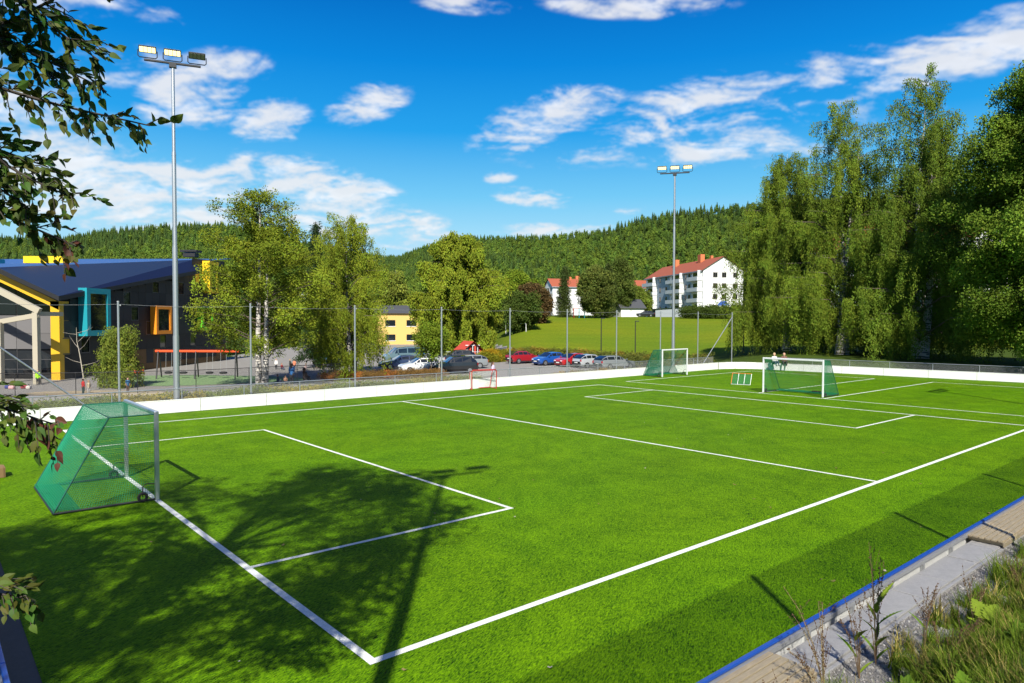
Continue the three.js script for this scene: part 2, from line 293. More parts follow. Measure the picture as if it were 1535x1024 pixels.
boardRun('corner_board', 'white perimeter board in the curved far corner behind the small green goals', arc, -1, 4, 'white boards of the rounded far corner');
boardRun('end_board', 'white perimeter board below the railing in front of the tall birches', [[51.1, 23.55], [uFar(-3.5), -3.5]], -1, 3, 'white boards in front of the birches');
boardRun('touchline_board', 'white board with blue capping beside the concrete pavers and wooden decks', [[-3.5, -3.5], [uFar(-3.5), -3.5]], 1, 2.4, 'blue capped boards beside the pavers');
boardRun('goal_end_board', 'board with blue capping on the dark strip behind the near goal', [[-3.5, -3.5], [-3.5, vLeft(-3.5)]], -1, 2.4, 'blue capped boards behind the near goal');

// chain-link wire between two points: crossing diagonal wires, both layers real
function chainLink(L, H, y0, cell, t) {
  const list = [], w = (x0, yy0, x1, yy1, z) => { const dx = x1 - x0, dy = yy1 - yy0, l = Math.hypot(dx, dy); list.push(new THREE.BoxGeometry(l, t, t).rotateZ(Math.atan2(dy, dx)).translate((x0 + x1) / 2, (yy0 + yy1) / 2 + y0, z)); };
  for (let s = -H; s < L; s += cell) { const a = Math.max(0, s), b = Math.min(L, s + H); if (b > a) { w(a - L / 2, a - s, b - L / 2, b - s, .002); w(a - L / 2, H - (a - s), b - L / 2, H - (b - s), -.002); } }
  return merge(list);
}
const linkCache = new Map();
function lowFence(pts, seg, label, group, colour = M.galv, H = 1.05, wire = M.galvDull, yAt = null, name = 'wire_fence') {
  for (let i = 0; i + 1 < pts.length; i++) {
    const [x0, z0] = pts[i], [x1, z1] = pts[i + 1], L = Math.hypot(x1 - x0, z1 - z0), n = Math.max(1, Math.round(L / seg)), len = L / n, key = len.toFixed(2) + H;
    if (!linkCache.has(key)) linkCache.set(key, chainLink(len - .05, H - .08, .02, .075, .0045));
    for (let k = 0; k < n; k++) {
      const ax = lerp(x0, x1, k / n), az = lerp(z0, z1, k / n), bx = lerp(x0, x1, (k + 1) / n), bz = lerp(z0, z1, (k + 1) / n), y = yAt ? yAt((ax + bx) / 2, (az + bz) / 2) : 0;
      const t = thing(name, label, 'fence', [(ax + bx) / 2, y, (az + bz) / 2], Math.atan2(-(bz - az), bx - ax), group);
      part('top_rail', bar([-len / 2, H, 0], [len / 2, H, 0], .024, .024, 8), colour, t);
      part('post', bar([-len / 2 + .03, -.6, 0], [-len / 2 + .03, H, 0], .026, .026, 8), colour, t);
      part('wire_mesh', linkCache.get(key), wire, t).userData.kind = 'stuff';
    }
  }
}
const xz = (u, v) => { const p = F(u, v); return [p[0], p[2]]; };
lowFence([xz(-3.5, vLeft(-3.5) + .3), xz(30, vLeft(30) + .3)], 2.8, 'galvanised low wire fence section behind the white boards beside the schoolyard weeds', 'low wire fence behind the long white boards', M.galv, 1.05, M.galvDull, () => 0);
lowFence([xz(30, vLeft(30) + .3), xz(48.0, vLeft(48) + .35)], 2.8, 'galvanised low wire fence section behind the white boards below the mown meadow', 'low wire fence below the meadow', M.galv, 1.05, M.galvDull, () => 0);
lowFence([xz(51.7, 23.0), xz(uFar(-3) + .5, -3)], 2.9, 'galvanised low railing with wire infill in front of the weeping birches', 'railing in front of the birches', M.galv, 1.05, M.galvDull, () => 0);

// tall ball-stop posts with a top wire on the schoolyard side
const postU = [-3.1, 2.49, 8.20, 13.84, 19.57, 24.99, 30.30, 35.6, 41.0, 46.24, 51.6];
postU.forEach((u, i) => {
  const p = F(u, vLeft(u) + .75, -.6);
  const t = thing('ball_stop_post', 'slim galvanised ball-stop post ' + ['at the top of the brace before the school gable', 'in front of the small bushy tree', 'in front of the white birch trunks', 'in front of the drooping birch', 'beside the parked black hatchback', 'beside the dark red hatchback', 'in front of the bright red car', 'between the dark grey estate car and the far goal', 'next to the mast with three lit lamps', 'in front of the hedge below the apartment gable', 'with the slanting brace beside the weeping birch'][i], 'post', p, TURN_U, 'tall posts along the schoolyard side');
  part('pole', bar([0, 0, 0], [0, 5.5, 0], .05, .045, 10), M.galv, t); part('end_cap', new THREE.CylinderGeometry(.052, .052, .04, 10).translate(0, 5.52, 0), M.galvDull, t);
  part('wire_clamp', box(.03, .06, .12, 0, 5.36, .04), M.galvDull, t);
});
for (let i = 0; i + 1 < postU.length; i++) {
  const a = F(postU[i], vLeft(postU[i]) + .75, 4.8), b = F(postU[i + 1], vLeft(postU[i + 1]) + .75, 4.8), mid = [(a[0] + b[0]) / 2, 4.72, (a[2] + b[2]) / 2];
  const o = part('top_wire', tube([a, [lerp(a[0], mid[0], .5), 4.745, lerp(a[2], mid[2], .5)], mid, [lerp(mid[0], b[0], .5), 4.745, lerp(mid[2], b[2], .5)], b], [.006, .006, .006, .006, .006], 4), M.galvDull, scene);
  o.name = numbered('top_wire'); o.userData = { label: 'thin steel wire strung between the tall ball-stop posts', category: 'wire', group: 'wires between the ball-stop posts' };
}
function brace(u0, u1, label, h = 4.0) {
  const a = F(u0, vLeft(u0) + .75, h), b = F(u1, vLeft(u1) + .75, .1), t = thing('post_brace', label, 'brace', [0, 0, 0]);
  part('tube', bar(a, b, .035, .035, 8), M.galv, t); part('foot_plate', box(.18, .02, .18, b[0], b[1], b[2]), M.galvDull, t); part('clamp', new THREE.SphereGeometry(.06, 8, 6).translate(...a), M.galvDull, t);
}
brace(-3.1, 1.7, 'slanting galvanised brace tube in front of the dark school building', 4.3);
brace(51.6, 46.6, 'slanting galvanised brace tube beside the weeping birch', 4.5);

// ball-stop net on the bank on the photographer's side: its shade lies along the near touch line
{
  const netU = [-10.7, -4.9, .87, 6.65, 12.6, 18.4, 24.2, 30], v = -7.95, y0 = 2.55, H = 4.95;
  netU.forEach((u) => { const t = thing('net_post', 'tall galvanised post of the ball-stop net on the bank', 'post', F(u, v, y0 - .3), TURN_U, 'posts of the net on the bank'); part('pole', bar([0, 0, 0], [0, H + .3, 0], .055, .055, 10), M.galv, t); part('end_cap', new THREE.CylinderGeometry(.058, .058, .03, 10).translate(0, H + .3, 0), M.galvDull, t); });
  const cell = .035, th = .0042, w = 5.7, list = [];
  for (let y = 0; y <= H - .05; y += cell) list.push(box(w, th, th, 0, y, .002));
  for (let x = -w / 2; x <= w / 2; x += cell) list.push(box(th, H - .05, th, x, (H - .05) / 2, -.002));
  const g = merge(list);
  for (let i = 0; i + 1 < netU.length; i++) { const p = F((netU[i] + netU[i + 1]) / 2, v, y0), t = thing('ball_stop_net', 'fine dark ball-stop net hung between posts on the bank', 'net', p, Math.atan2(-UU[1], UU[0]), 'nets on the bank'); part('mesh', g, M.black, t).userData.kind = 'stuff'; part('top_rope', bar([-w / 2, H - .04, 0], [w / 2, H - .04, 0], .008, .008, 5), M.black, t); }
}

// ---------------------------------------------------------------- floodlight masts
const ledOn = new THREE.MeshStandardMaterial({ color: lin(.9, .8, .5), emissive: lin(1, .78, .30), emissiveIntensity: 1.3, roughness: .4 }), ledOff = mat(.10, .11, .08, .25);
function mast(u, v, label, lit, aim, y0 = -.6, H = 16.3) {
  const t = thing('floodlight_mast', label, 'floodlight', F(u, v, y0), turnTo(aim[0], aim[1])), top = H - y0;
  part('pole', tube([[0, 0, 0], [0, 4, 0], [0, 4.05, 0], [0, 8, 0], [0, 8.05, 0], [0, 12.2, 0], [0, 12.25, 0], [0, top, 0]], [.135, .13, .115, .112, .095, .09, .075, .068], 14), M.galv, t);
  part('base_plate', new THREE.CylinderGeometry(.22, .22, .05, 14).translate(0, .03, 0), M.galvDull, t);
  for (const y of [4.02, 8.02, 12.22]) part('joint_collar', new THREE.CylinderGeometry(.12 - y * .0025, .125 - y * .0025, .16, 14).translate(0, y, 0), M.galv, t);
  const arm = part('cross_arm', rbox(2.3, .09, .11, .02, 0, top + .02, 0), M.darkMetal, t); part('bracket', box(.3, .2, .22, 0, top - .08, 0), M.darkMetal, arm);
  [-1, 0, 1].forEach((k, i) => {
    const g = new THREE.Group(); g.name = 'lamp_head'; g.position.set(k * 1.0, top + .1, .06); t.add(g);
    const yoke = part('yoke', tube([[-.38, .32, 0], [-.38, .06, 0], [-.32, 0, 0], [.32, 0, 0], [.38, .06, 0], [.38, .32, 0]], [.022, .022, .022, .022, .022, .022], 6), M.darkMetal, g);
    const tilt = R(38), hd = new THREE.Matrix4().makeRotationX(tilt).setPosition(0, .36, .02);
    part('housing', rbox(.70, .30, .10, .03).applyMatrix4(hd), M.darkMetal, g);
    part('heat_sink', merge(Array.from({ length: 12 }, (_, q) => box(.012, .26, .07, -.30 + q * .055, 0, -.08))).applyMatrix4(hd), M.galvDull, g);
    const on = lit[i];
    part('lamp_face', merge(Array.from({ length: 4 }, (_, q) => rbox(.145, .22, .02, .006, -.243 + q * .162, 0, .058))).applyMatrix4(hd), on ? ledOn : ledOff, g);
    if (on) { const sp = new THREE.SpotLight(lin(1, .85, .5), 60, 60, R(50), .6); sp.position.set(0, .30, .14); sp.target.position.set(0, -6, 9); sp.castShadow = true; g.add(sp, sp.target); }
  });
  return t;
}
mast(4.84, 26.6, 'tall floodlight mast with two lit lamps and one dark, beside the school playground', [1, 1, 0], [.42, 1], -.6, 15.65);
mast(42.17, vLeft(42) + .35, 'tall floodlight mast with three lit lamps, in front of the white apartment block', [1, 1, 1], [-.25, 1], -.6, 15.95);
mast(-5.2, -6.75, 'floodlight mast on the bank beside the overhanging tree', [0, 0, 0], [-.55, -1], 1.9, 16.7);
mast(30.7, -6.9, 'floodlight mast on the bank opposite the far small pitches', [0, 0, 0], [-.75, -.8], 1.9, 16.4);

// ---------------------------------------------------------------- goals
function netPanel(a, b, c, d, cell, t, sag = 0) {   // a-b bottom edge, d-c top edge; strands both ways, real
  const A = V3(...a), B = V3(...b), C = V3(...c), Dd = V3(...d), list = [];
  const P = (s, q) => { const lo = A.clone().lerp(B, s), hi = Dd.clone().lerp(C, s), p = lo.lerp(hi, q); const n = B.clone().sub(A).cross(Dd.clone().sub(A)).normalize(); return p.addScaledVector(n, sag * Math.sin(Math.PI * s) * Math.sin(Math.PI * q)); };
  const w = Math.max(A.distanceTo(B), Dd.distanceTo(C)), h = Math.max(A.distanceTo(Dd), B.distanceTo(C)), nw = Math.max(2, Math.round(w / cell)), nh = Math.max(2, Math.round(h / cell)), S = sag ? 6 : 1;
  const seg = (p, q) => { const l = p.distanceTo(q); if (l < .01) return; const g = new THREE.CylinderGeometry(t, t, l, 3, 1, true); g.applyQuaternion(new THREE.Quaternion().setFromUnitVectors(V3(0, 1, 0), q.clone().sub(p).normalize())).translate((p.x + q.x) / 2, (p.y + q.y) / 2, (p.z + q.z) / 2); list.push(g); };
  for (let i = 0; i <= nw; i++) for (let k = 0; k < S; k++) seg(P(i / nw, k / S), P(i / nw, (k + 1) / S));
  for (let j = 0; j <= nh; j++) for (let k = 0; k < S; k++) seg(P(k / S, j / nh), P((k + 1) / S, j / nh));
  return merge(list);
}
function goal(label, pos, turn, W, H, topD, botD, frame, group, cell = .048, th = .004) {
  const t = thing('football_goal', label, 'goal', pos, turn, group), x = W / 2;      // mouth in the local xy plane, net towards +z
  for (const s of [-1, 1]) part('goal_post', rbox(.085, H, .1, .025, s * x, H / 2, 0), frame, t);
  part('crossbar', rbox(W + .085, .1, .1, .025, 0, H - .0, 0), frame, t);
  for (const s of [-1, 1]) {
    part('top_arm', bar([s * x, H - .02, .03], [s * x, H - .02, topD], .016, .016, 7), M.netEdge, t);
    part('back_stay', bar([s * x, H - .02, topD], [s * x, .05, botD], .016, .016, 7), M.netEdge, t);
    part('ground_bar', bar([s * x, .04, .05], [s * x, .04, botD], .024, .024, 7), M.darkMetal, t);
    const hub = part('wheel_bracket', tube([[s * x, .38, .03], [s * x, .42, .2], [s * x, .36, .30], [s * x, .12, .30]], [.012, .012, .012, .012], 6), M.black, t);
    part('wheel', new THREE.TorusGeometry(.085, .032, 8, 18).rotateY(Math.PI / 2).translate(s * x, .12, .30), M.rubber, hub);
  }
  part('back_bar', bar([-x, .04, botD], [x, .04, botD], .024, .024, 7), M.darkMetal, t);
  part('top_back_rope', bar([-x, H - .02, topD], [x, H - .02, topD], .012, .012, 6), M.netEdge, t);
  part('ballast_roller', new THREE.CylinderGeometry(.06, .06, .5, 12).rotateZ(Math.PI / 2).translate(-x * .3, .1, botD - .1), M.rubber, t);
  const net = (nm, g) => { part(nm, g, M.net, t).userData.kind = 'stuff'; };
  net('back_net', netPanel([-x, .05, botD], [x, .05, botD], [x, H - .03, topD], [-x, H - .03, topD], cell * .95, th * .95, .10));
  net('roof_net', netPanel([-x, H - .02, .05], [x, H - .02, .05], [x, H - .02, topD], [-x, H - .02, topD], cell * 1.25, th * .8, 0));
  for (const s of [-1, 1]) net('side_net', netPanel([s * x, .05, .06], [s * x, .05, botD], [s * x, H - .03, topD], [s * x, H - .03, .06], cell, th, s * .05));
  net('skirt_net', netPanel([-x, .05, botD - .5], [x, .05, botD - .5], [x, .12, botD], [-x, .12, botD], cell, th, 0));
  return t;
}
goal('silver framed goal with sloping green net standing on the near end line in tree shade', F(0, 11.42), turnTo(-UU[0], -UU[1]), 3.06, 2.0, .95, 2.0, M.alu);
goal('white framed goal with hanging green net standing open towards the halfway line', F(33.2, 12.02), turnTo(UU[0], UU[1]), 3.5, 2.0, .8, 1.9, M.aluWhite);
goal('white framed goal with green net pushed back to the white boards near the far mast', F(39.3, 24.45), turnTo(VV[0], VV[1]) + .06, 3.35, 2.0, .8, 1.7, M.aluWhite);
{ // folding training goal: three small panels, orange edges
  const p = F(36.6, 17.3), t = thing('training_goal', 'small folding training goal with orange edges and green net', 'goal', p, turnTo(UU[0], UU[1]) + .25);
  for (const s of [-1, -.33, .33, 1]) part('upright', bar([s * .62, .02, 0], [s * .62, .72, .3], .016, .016, 6), s === 1 ? M.orange : M.aluWhite, t);
  part('top_bar', bar([-.62, .72, .3], [.62, .72, .3], .018, .018, 6), M.orange, t); part('ground_bar', bar([-.62, .02, 0], [.62, .02, 0], .018, .018, 6), M.aluWhite, t);
  part('net', netPanel([-.62, .03, .02], [.62, .03, .02], [.62, .71, .31], [-.62, .71, .31], .035, .005), M.net, t).userData.kind = 'stuff';
}
{ // small red street-hockey goal in front of the boards
  const a = F(21.0, 25.5), b = F(22.6, 25.45), t = thing('hockey_goal', 'small red tube hockey goal with white net against the white boards', 'goal', [(a[0] + b[0]) / 2, 0, (a[2] + b[2]) / 2], turnTo(VV[0], VV[1]) - .15);
  part('front_frame', tube([[-.85, 0, 0], [-.85, 1.08, 0], [-.78, 1.18, 0], [.78, 1.18, 0], [.85, 1.08, 0], [.85, 0, 0]], Array(6).fill(.03), 8), M.red, t);
  for (const s of [-1, 1]) part('side_frame', tube([[s * .85, 1.12, 0], [s * .78, 1.1, .35], [s * .7, .06, .55], [s * .85, .03, 0]], Array(4).fill(.024), 7), M.red, t);
  part('back_bar', bar([-.7, .05, .55], [.7, .05, .55], .024, .024, 7), M.red, t); part('top_bar', bar([-.78, 1.1, .35], [.78, 1.1, .35], .018, .018, 7), M.red, t);
  part('net', merge([netPanel([-.7, .06, .55], [.7, .06, .55], [.78, 1.1, .35], [-.78, 1.1, .35], .06, .004, .06), netPanel([-.85, .03, .02], [-.7, .06, .55], [-.78, 1.1, .35], [-.85, 1.1, .02], .06, .004), netPanel([.85, .03, .02], [.7, .06, .55], [.78, 1.1, .35], [.85, 1.1, .02], .06, .004)]), M.white, t).userData.kind = 'stuff';
}

// ---------------------------------------------------------------- trees
const leafMat = (r, g, b, rough = .7) => new THREE.MeshPhysicalMaterial({ color: lin(r, g, b), roughness: rough, specularIntensity: .2, side: THREE.DoubleSide });
const leafPlain = leafMat(1, 1, 1);
// a spray of n kite-shaped leaves round a short twig; hang > 0 strings them downwards
function spray(n, len, spread, L, W, hang, seed) {
  const r = rng(seed), pos = [];
  for (let i = 0; i < n; i++) {
    const s = (i + r()) / n, c = hang ? V3((r() - .5) * spread, -s * len, (r() - .5) * spread) : V3((r() - .5) * spread, (r() - .5) * spread * .8, (r() - .5) * spread);
    const d = hang ? V3(r() - .5, -.9 - r() * .5, r() - .5).normalize() : V3(r() - .5, r() * .7 - .45, r() - .5).normalize();
    const sd = V3(r() - .5, r() - .5, r() - .5).cross(d).normalize(), q = L * (.65 + .7 * r()), w = W * (.65 + .7 * r());
    const a = c, m1 = c.clone().addScaledVector(d, q * .45).addScaledVector(sd, w / 2), t = c.clone().addScaledVector(d, q), m2 = c.clone().addScaledVector(d, q * .45).addScaledVector(sd, -w / 2);
    const fold = d.clone().cross(sd).multiplyScalar(w * .18); m1.add(fold); m2.add(fold);
    for (const p of [a, m1, t, a, t, m2]) pos.push(p.x, p.y, p.z);
  }
  const g = new THREE.BufferGeometry(); g.setAttribute('position', new THREE.Float32BufferAttribute(pos, 3)); g.computeVertexNormals(); return g;
}
const SPRAY = {
  birch: [spray(15, .62, .34, .115, .085, 1, 1), spray(15, .62, .40, .115, .085, 1, 2)], round: [spray(18, .5, .62, .15, .115, 0, 3), spray(18, .5, .66, .15, .115, 0, 4)],
  far: [spray(20, .9, 1.0, .30, .23, 0, 5), spray(20, .9, 1.05, .30, .23, 0, 6)], needle: [spray(22, .5, .55, .26, .05, 0, 7), spray(22, .5, .55, .26, .05, 0, 8)], farBirch: [spray(16, 1.1, .7, .26, .19, 1, 9), spray(16, 1.1, .7, .26, .19, 1, 10)],
};
const barkTex = (() => { const r = rng(91), marks = Array.from({ length: 90 }, () => [r() * 128, r() * 256, 4 + r() * 22, 1 + r() * 3.5, r()]); return dataTex(128, 256, (x, y) => { let q = .62 + noise.noise(x * .09, y * .05, 3) * .12 + noise.noise(x * .4, y * .2, 9) * .08; for (const [mx, my, w, h, k] of marks) { const dx = Math.min(Math.abs(x - mx), 128 - Math.abs(x - mx)), dy = Math.abs(y - my); if (dx < w && dy < h) q = Math.min(q, k < .7 ? .10 : .3); } const s = toS(q * .86); return [s, s * .97, s * .92]; }, true, 1, .35); })();
const BARK = { birch: new THREE.MeshStandardMaterial({ map: barkTex, roughness: .85 }), brown: mat(.10, .075, .05, .95), twig: mat(.13, .10, .075, .95), grey: mat(.17, .15, .125, .95) };
function makeTree(o) {
  const { name, label, group, x, z, H, Rr, seed, bark = BARK.brown, kind = 'round', branches = 70, colour = [.09, .125, .02], vary = .35, clear = .12, trunkR = H * .014, lean = [0, 0], sprays = SPRAY.round, per = 3, dens = 1, size = 1, hang = 3, profile = (t) => Math.sin(Math.PI * Math.pow(t, .7)) * .9 + .15, y = null, trunks = 1, clump = .8 } = o;
  const r = rng(seed), g0 = y ?? groundH(x, z), t = thing(name, label, 'tree', [x, g0, z], 0, group), wood = [], inst = [[], []];
  const put = (p, s, up, tint) => inst[r() < .5 ? 0 : 1].push([p, s, up, tint]);
  for (let q = 0; q < trunks; q++) {
    const off = q ? [.9 * (q % 2 ? 1 : -1), .4 * q] : [0, 0], hh = H * (q ? .8 : 1), pts = [], rad = [], wob = r() * 9;
    for (let i = 0; i <= 9; i++) { const s = i / 9; pts.push(V3(off[0] * (.3 + s * .9) + lean[0] * s * s * H + Math.sin(s * 5 + wob) * H * .008, -.15 + s * hh * (kind === 'weep' ? .93 : .97), off[1] * (.3 + s) + lean[1] * s * s * H + Math.cos(s * 4 + wob) * H * .008)); rad.push(Math.max(.012, trunkR * (kind === 'weep' ? Math.pow(1 - s, 1.3) * 1.1 : 1.15 - s) * (i === 0 ? 1.25 : 1))); }
    const tg = tube(pts, rad, 9);
    const trunk = q === 0 ? part('trunk', tg, bark, t) : (part('trunk', tg, bark, t));
    const B = Math.round(branches / trunks), curve = new THREE.CatmullRomCurve3(pts);
    for (let i = 0; i < B; i++) {
      const s = clear + (1 - clear) * Math.pow((i + r() * .9) / B, .9), a = i * 2.39996 + r() * .9 + q * 2, tt = (s - clear) / (1 - clear), len = Rr * profile(tt) * (kind === 'weep' ? .45 + .75 * r() : .62 + .5 * r()) + .25;
      const b0 = curve.getPoint(Math.min(.985, s * .98)), rise = kind === 'spruce' ? -.25 - .15 * r() : kind === 'weep' ? .35 + .3 * r() : .25 + .5 * r();
      const dir = V3(Math.sin(a), 0, Math.cos(a)), mid = b0.clone().addScaledVector(dir, len * .5).add(V3(0, len * rise * .55, 0)), end = b0.clone().addScaledVector(dir, len).add(V3((r() - .5) * .4, len * rise * (kind === 'weep' ? .55 : .8), (r() - .5) * .4));
      wood.push(tube([b0, mid, end], [Math.max(.012, trunkR * .30 * (1 - s * .7)), Math.max(.01, trunkR * .17 * (1 - s * .6)), .008], 5));
      const tint = 1 + (r() - .5) * vary * 1.2, bc = new THREE.QuadraticBezierCurve3(b0, mid, end);
      if (kind === 'weep') {
        const S = Math.max(3, Math.round((3 + len * 2.3) * dens));
        for (let k = 0; k < S; k++) {
          const p = bc.getPoint(.22 + .78 * Math.pow((k + r()) / S, .7)), L = (.4 + r() * r() * hang) * (.55 + .75 * (1 - tt)), st = .33 * size; let dx = (r() - .5) * .35, dz = (r() - .5) * .35, px = (r() - .5) * .7, pz = (r() - .5) * .7;
          for (let d = 0; d < L; d += st) put(V3(p.x + px + dx * d, p.y - d + .2, p.z + pz + dz * d), size * (.75 + r() * .5), 0, tint * (1 + (r() - .5) * vary));
        }
      } else if (kind === 'spruce') {
        const S = Math.max(3, Math.round(len * 4.2 * dens)); for (let k = 0; k < S; k++) { const p = bc.getPoint(.12 + .88 * (k + r()) / S); put(p.add(V3((r() - .5) * .35, (r() - .7) * .3, (r() - .5) * .35)), size * (.7 + r() * .5), 1, tint * (1 + (r() - .5) * vary)); }
      } else {
        for (let c = 0; c < per; c++) {
          const p = bc.getPoint(.40 + .62 * (c + r()) / per), cr = clump * (.55 + .7 * r()) * (.5 + .5 * Math.min(1, len / 2)), ct = tint * (1 + (r() - .5) * vary), n = Math.round(26 * dens * cr * cr / (size * size) + 5);
          for (let k = 0; k < n; k++) { const v = V3(r() - .5, (r() - .5) * .8, r() - .5).normalize().multiplyScalar(cr * Math.pow(r(), .4)); put(p.clone().add(v), size * (.75 + r() * .5), 1, ct * (1 + (r() - .5) * vary * .6)); }
        }
      }
    }
  }
  part('branches', merge(wood), bark === BARK.birch ? BARK.twig : bark, t).userData.kind = 'stuff';
  const m4 = new THREE.Matrix4(), qn = new THREE.Quaternion(), eu = new THREE.Euler(), sc = V3(1, 1, 1), c = new THREE.Color();
  inst.forEach((list, n) => {
    const im = new THREE.InstancedMesh(sprays[n], leafPlain, list.length); im.name = 'crown'; im.userData.kind = 'stuff'; im.castShadow = im.receiveShadow = true;
    list.forEach(([p, s, free, tint], i) => { eu.set(free ? r() * 6.28 : (r() - .5) * .5, r() * 6.28, free ? r() * 6.28 : (r() - .5) * .5); m4.compose(p, qn.setFromEuler(eu), sc.set(s, s, s)); im.setMatrixAt(i, m4); const warm = 1 + (r() - .5) * .3; im.setColorAt(i, c.setRGB(colour[0] * tint * warm, colour[1] * tint, colour[2] * tint)); });
    t.add(im);
  });
  return t;
}
const wallGreen = [.112, .162, .014], birchGreen = [.155, .195, .014], freshGreen = [.125, .18, .013];
// the weeping birches beyond the far boards
makeTree({ name: 'weeping_birch', label: 'weeping birch next to the slanting brace, lowest of the birches behind the railing', group: 'birches behind the railing', x: 29.4, z: -75, H: 22.8, Rr: 6.0, seed: 101, bark: BARK.birch, kind: 'weep', sprays: SPRAY.birch, branches: 118, colour: wallGreen, clear: .05, hang: 4.8, dens: 1.95, size: 1.08, profile: (t) => .98 * Math.pow(1 - t, .68) + .2 });
makeTree({ name: 'weeping_birch', label: 'weeping birch with a forked open top, between the lowest birch and the tallest', group: 'birches behind the railing', x: 31.3, z: -66.5, H: 26, Rr: 5.9, seed: 102, bark: BARK.birch, kind: 'weep', sprays: SPRAY.birch, branches: 118, colour: wallGreen, clear: .05, hang: 4.8, dens: 1.9, size: 1.05, profile: (t) => .98 * Math.pow(1 - t, .68) + .2, trunks: 2 });
makeTree({ name: 'weeping_birch', label: 'tallest weeping birch behind the railing with several thin crooked tops', group: 'birches behind the railing', x: 35.0, z: -60, H: 26.6, Rr: 5.8, seed: 103, bark: BARK.birch, kind: 'weep', sprays: SPRAY.birch, branches: 122, colour: [.10, .152, .014], clear: .05, hang: 4.8, dens: 1.9, size: 1.05, profile: (t) => .98 * Math.pow(1 - t, .68) + .2, trunks: 2 });
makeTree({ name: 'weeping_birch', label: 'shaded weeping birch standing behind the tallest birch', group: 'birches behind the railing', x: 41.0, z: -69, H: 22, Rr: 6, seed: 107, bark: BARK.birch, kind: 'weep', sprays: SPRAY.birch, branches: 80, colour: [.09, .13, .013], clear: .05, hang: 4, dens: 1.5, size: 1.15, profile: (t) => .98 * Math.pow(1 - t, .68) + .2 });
makeTree({ name: 'alder_tree', label: 'large dense alder with layered glossy foliage at the end of the railing', x: 37.6, z: -48.5, H: 21.5, Rr: 6.2, seed: 104, kind: 'round', sprays: SPRAY.round, branches: 125, colour: [.11, .175, .016], clear: .03, per: 4, dens: 1.25, size: .95, clump: 1.15, profile: (t) => .35 + .72 * Math.sin(Math.PI * Math.pow(clamp(t + .06), .75)) });
// trees of the schoolyard
makeTree({ name: 'silver_birch', label: 'tall silver birch with two white trunks beside the swings', x: -19.4, z: -53.5, H: 15.4, Rr: 4.9, seed: 201, bark: BARK.birch, kind: 'round', sprays: SPRAY.round, branches: 74, colour: birchGreen, clear: .17, per: 3, dens: .62, size: .85, clump: .8, trunks: 2, profile: (t) => (t < .62 ? .72 + .35 * Math.sin(Math.PI * t / .62) : .72 * Math.pow(clamp((1 - t) / .38), .75) + .1) });
makeTree({ name: 'drooping_birch', label: 'birch with drooping twigs and a tufted top beside the parked cars', x: -14.6, z: -61.8, H: 15.4, Rr: 5.0, seed: 202, bark: BARK.birch, kind: 'weep', sprays: SPRAY.birch, branches: 92, colour: birchGreen, clear: .1, hang: 2.6, dens: 1.8, size: 1.0, profile: (t) => .98 - .62 * t });
makeTree({ name: 'spruce', label: 'dark pointed spruce rising between the two schoolyard birches', x: -21.0, z: -75, H: 16.4, Rr: 2.6, seed: 203, kind: 'spruce', sprays: SPRAY.needle, branches: 130, colour: [.022, .045, .013], clear: .08, dens: 1.5, size: 1.25, profile: (t) => 1.0 - .93 * t });
makeTree({ name: 'young_tree', label: 'small bushy tree in front of the dark school wall', x: -29.8, z: -52.5, H: 5.0, Rr: 1.75, seed: 204, bark: BARK.grey, kind: 'weep', sprays: SPRAY.birch, branches: 46, colour: [.12, .155, .02], clear: .12, hang: 1.5, dens: 1.9, size: 1.0, profile: (t) => .95 - .55 * t, trunkR: .05 });
makeTree({ name: 'staked_tree', label: 'slim young tree held by a white stake beside the parked white car', x: -7.3, z: -63, H: 4.9, Rr: 1.3, seed: 205, bark: BARK.grey, kind: 'round', sprays: SPRAY.round, branches: 34, colour: freshGreen, clear: .38, per: 2, dens: .9, size: .85, clump: .6, trunkR: .05 });
makeTree({ name: 'broad_birch', label: 'broad full birch behind the parking lot next to the red hut', x: -7.4, z: -98.5, H: 18.6, Rr: 6.5, seed: 206, bark: BARK.birch, kind: 'weep', sprays: SPRAY.farBirch, branches: 95, colour: birchGreen, clear: .06, hang: 3.2, dens: 1.5, size: .95, profile: (t) => (t < .5 ? .98 : .98 - 1.3 * (t - .5)) });
makeTree({ name: 'broad_birch', label: 'pale birch between the yellow house and the broad full birch', x: -25, z: -150, H: 17, Rr: 4.6, seed: 207, bark: BARK.birch, kind: 'weep', sprays: SPRAY.farBirch, branches: 60, colour: [.13, .16, .02], clear: .08, hang: 3, dens: 1, size: 1.5, profile: (t) => .98 - .7 * t * t });
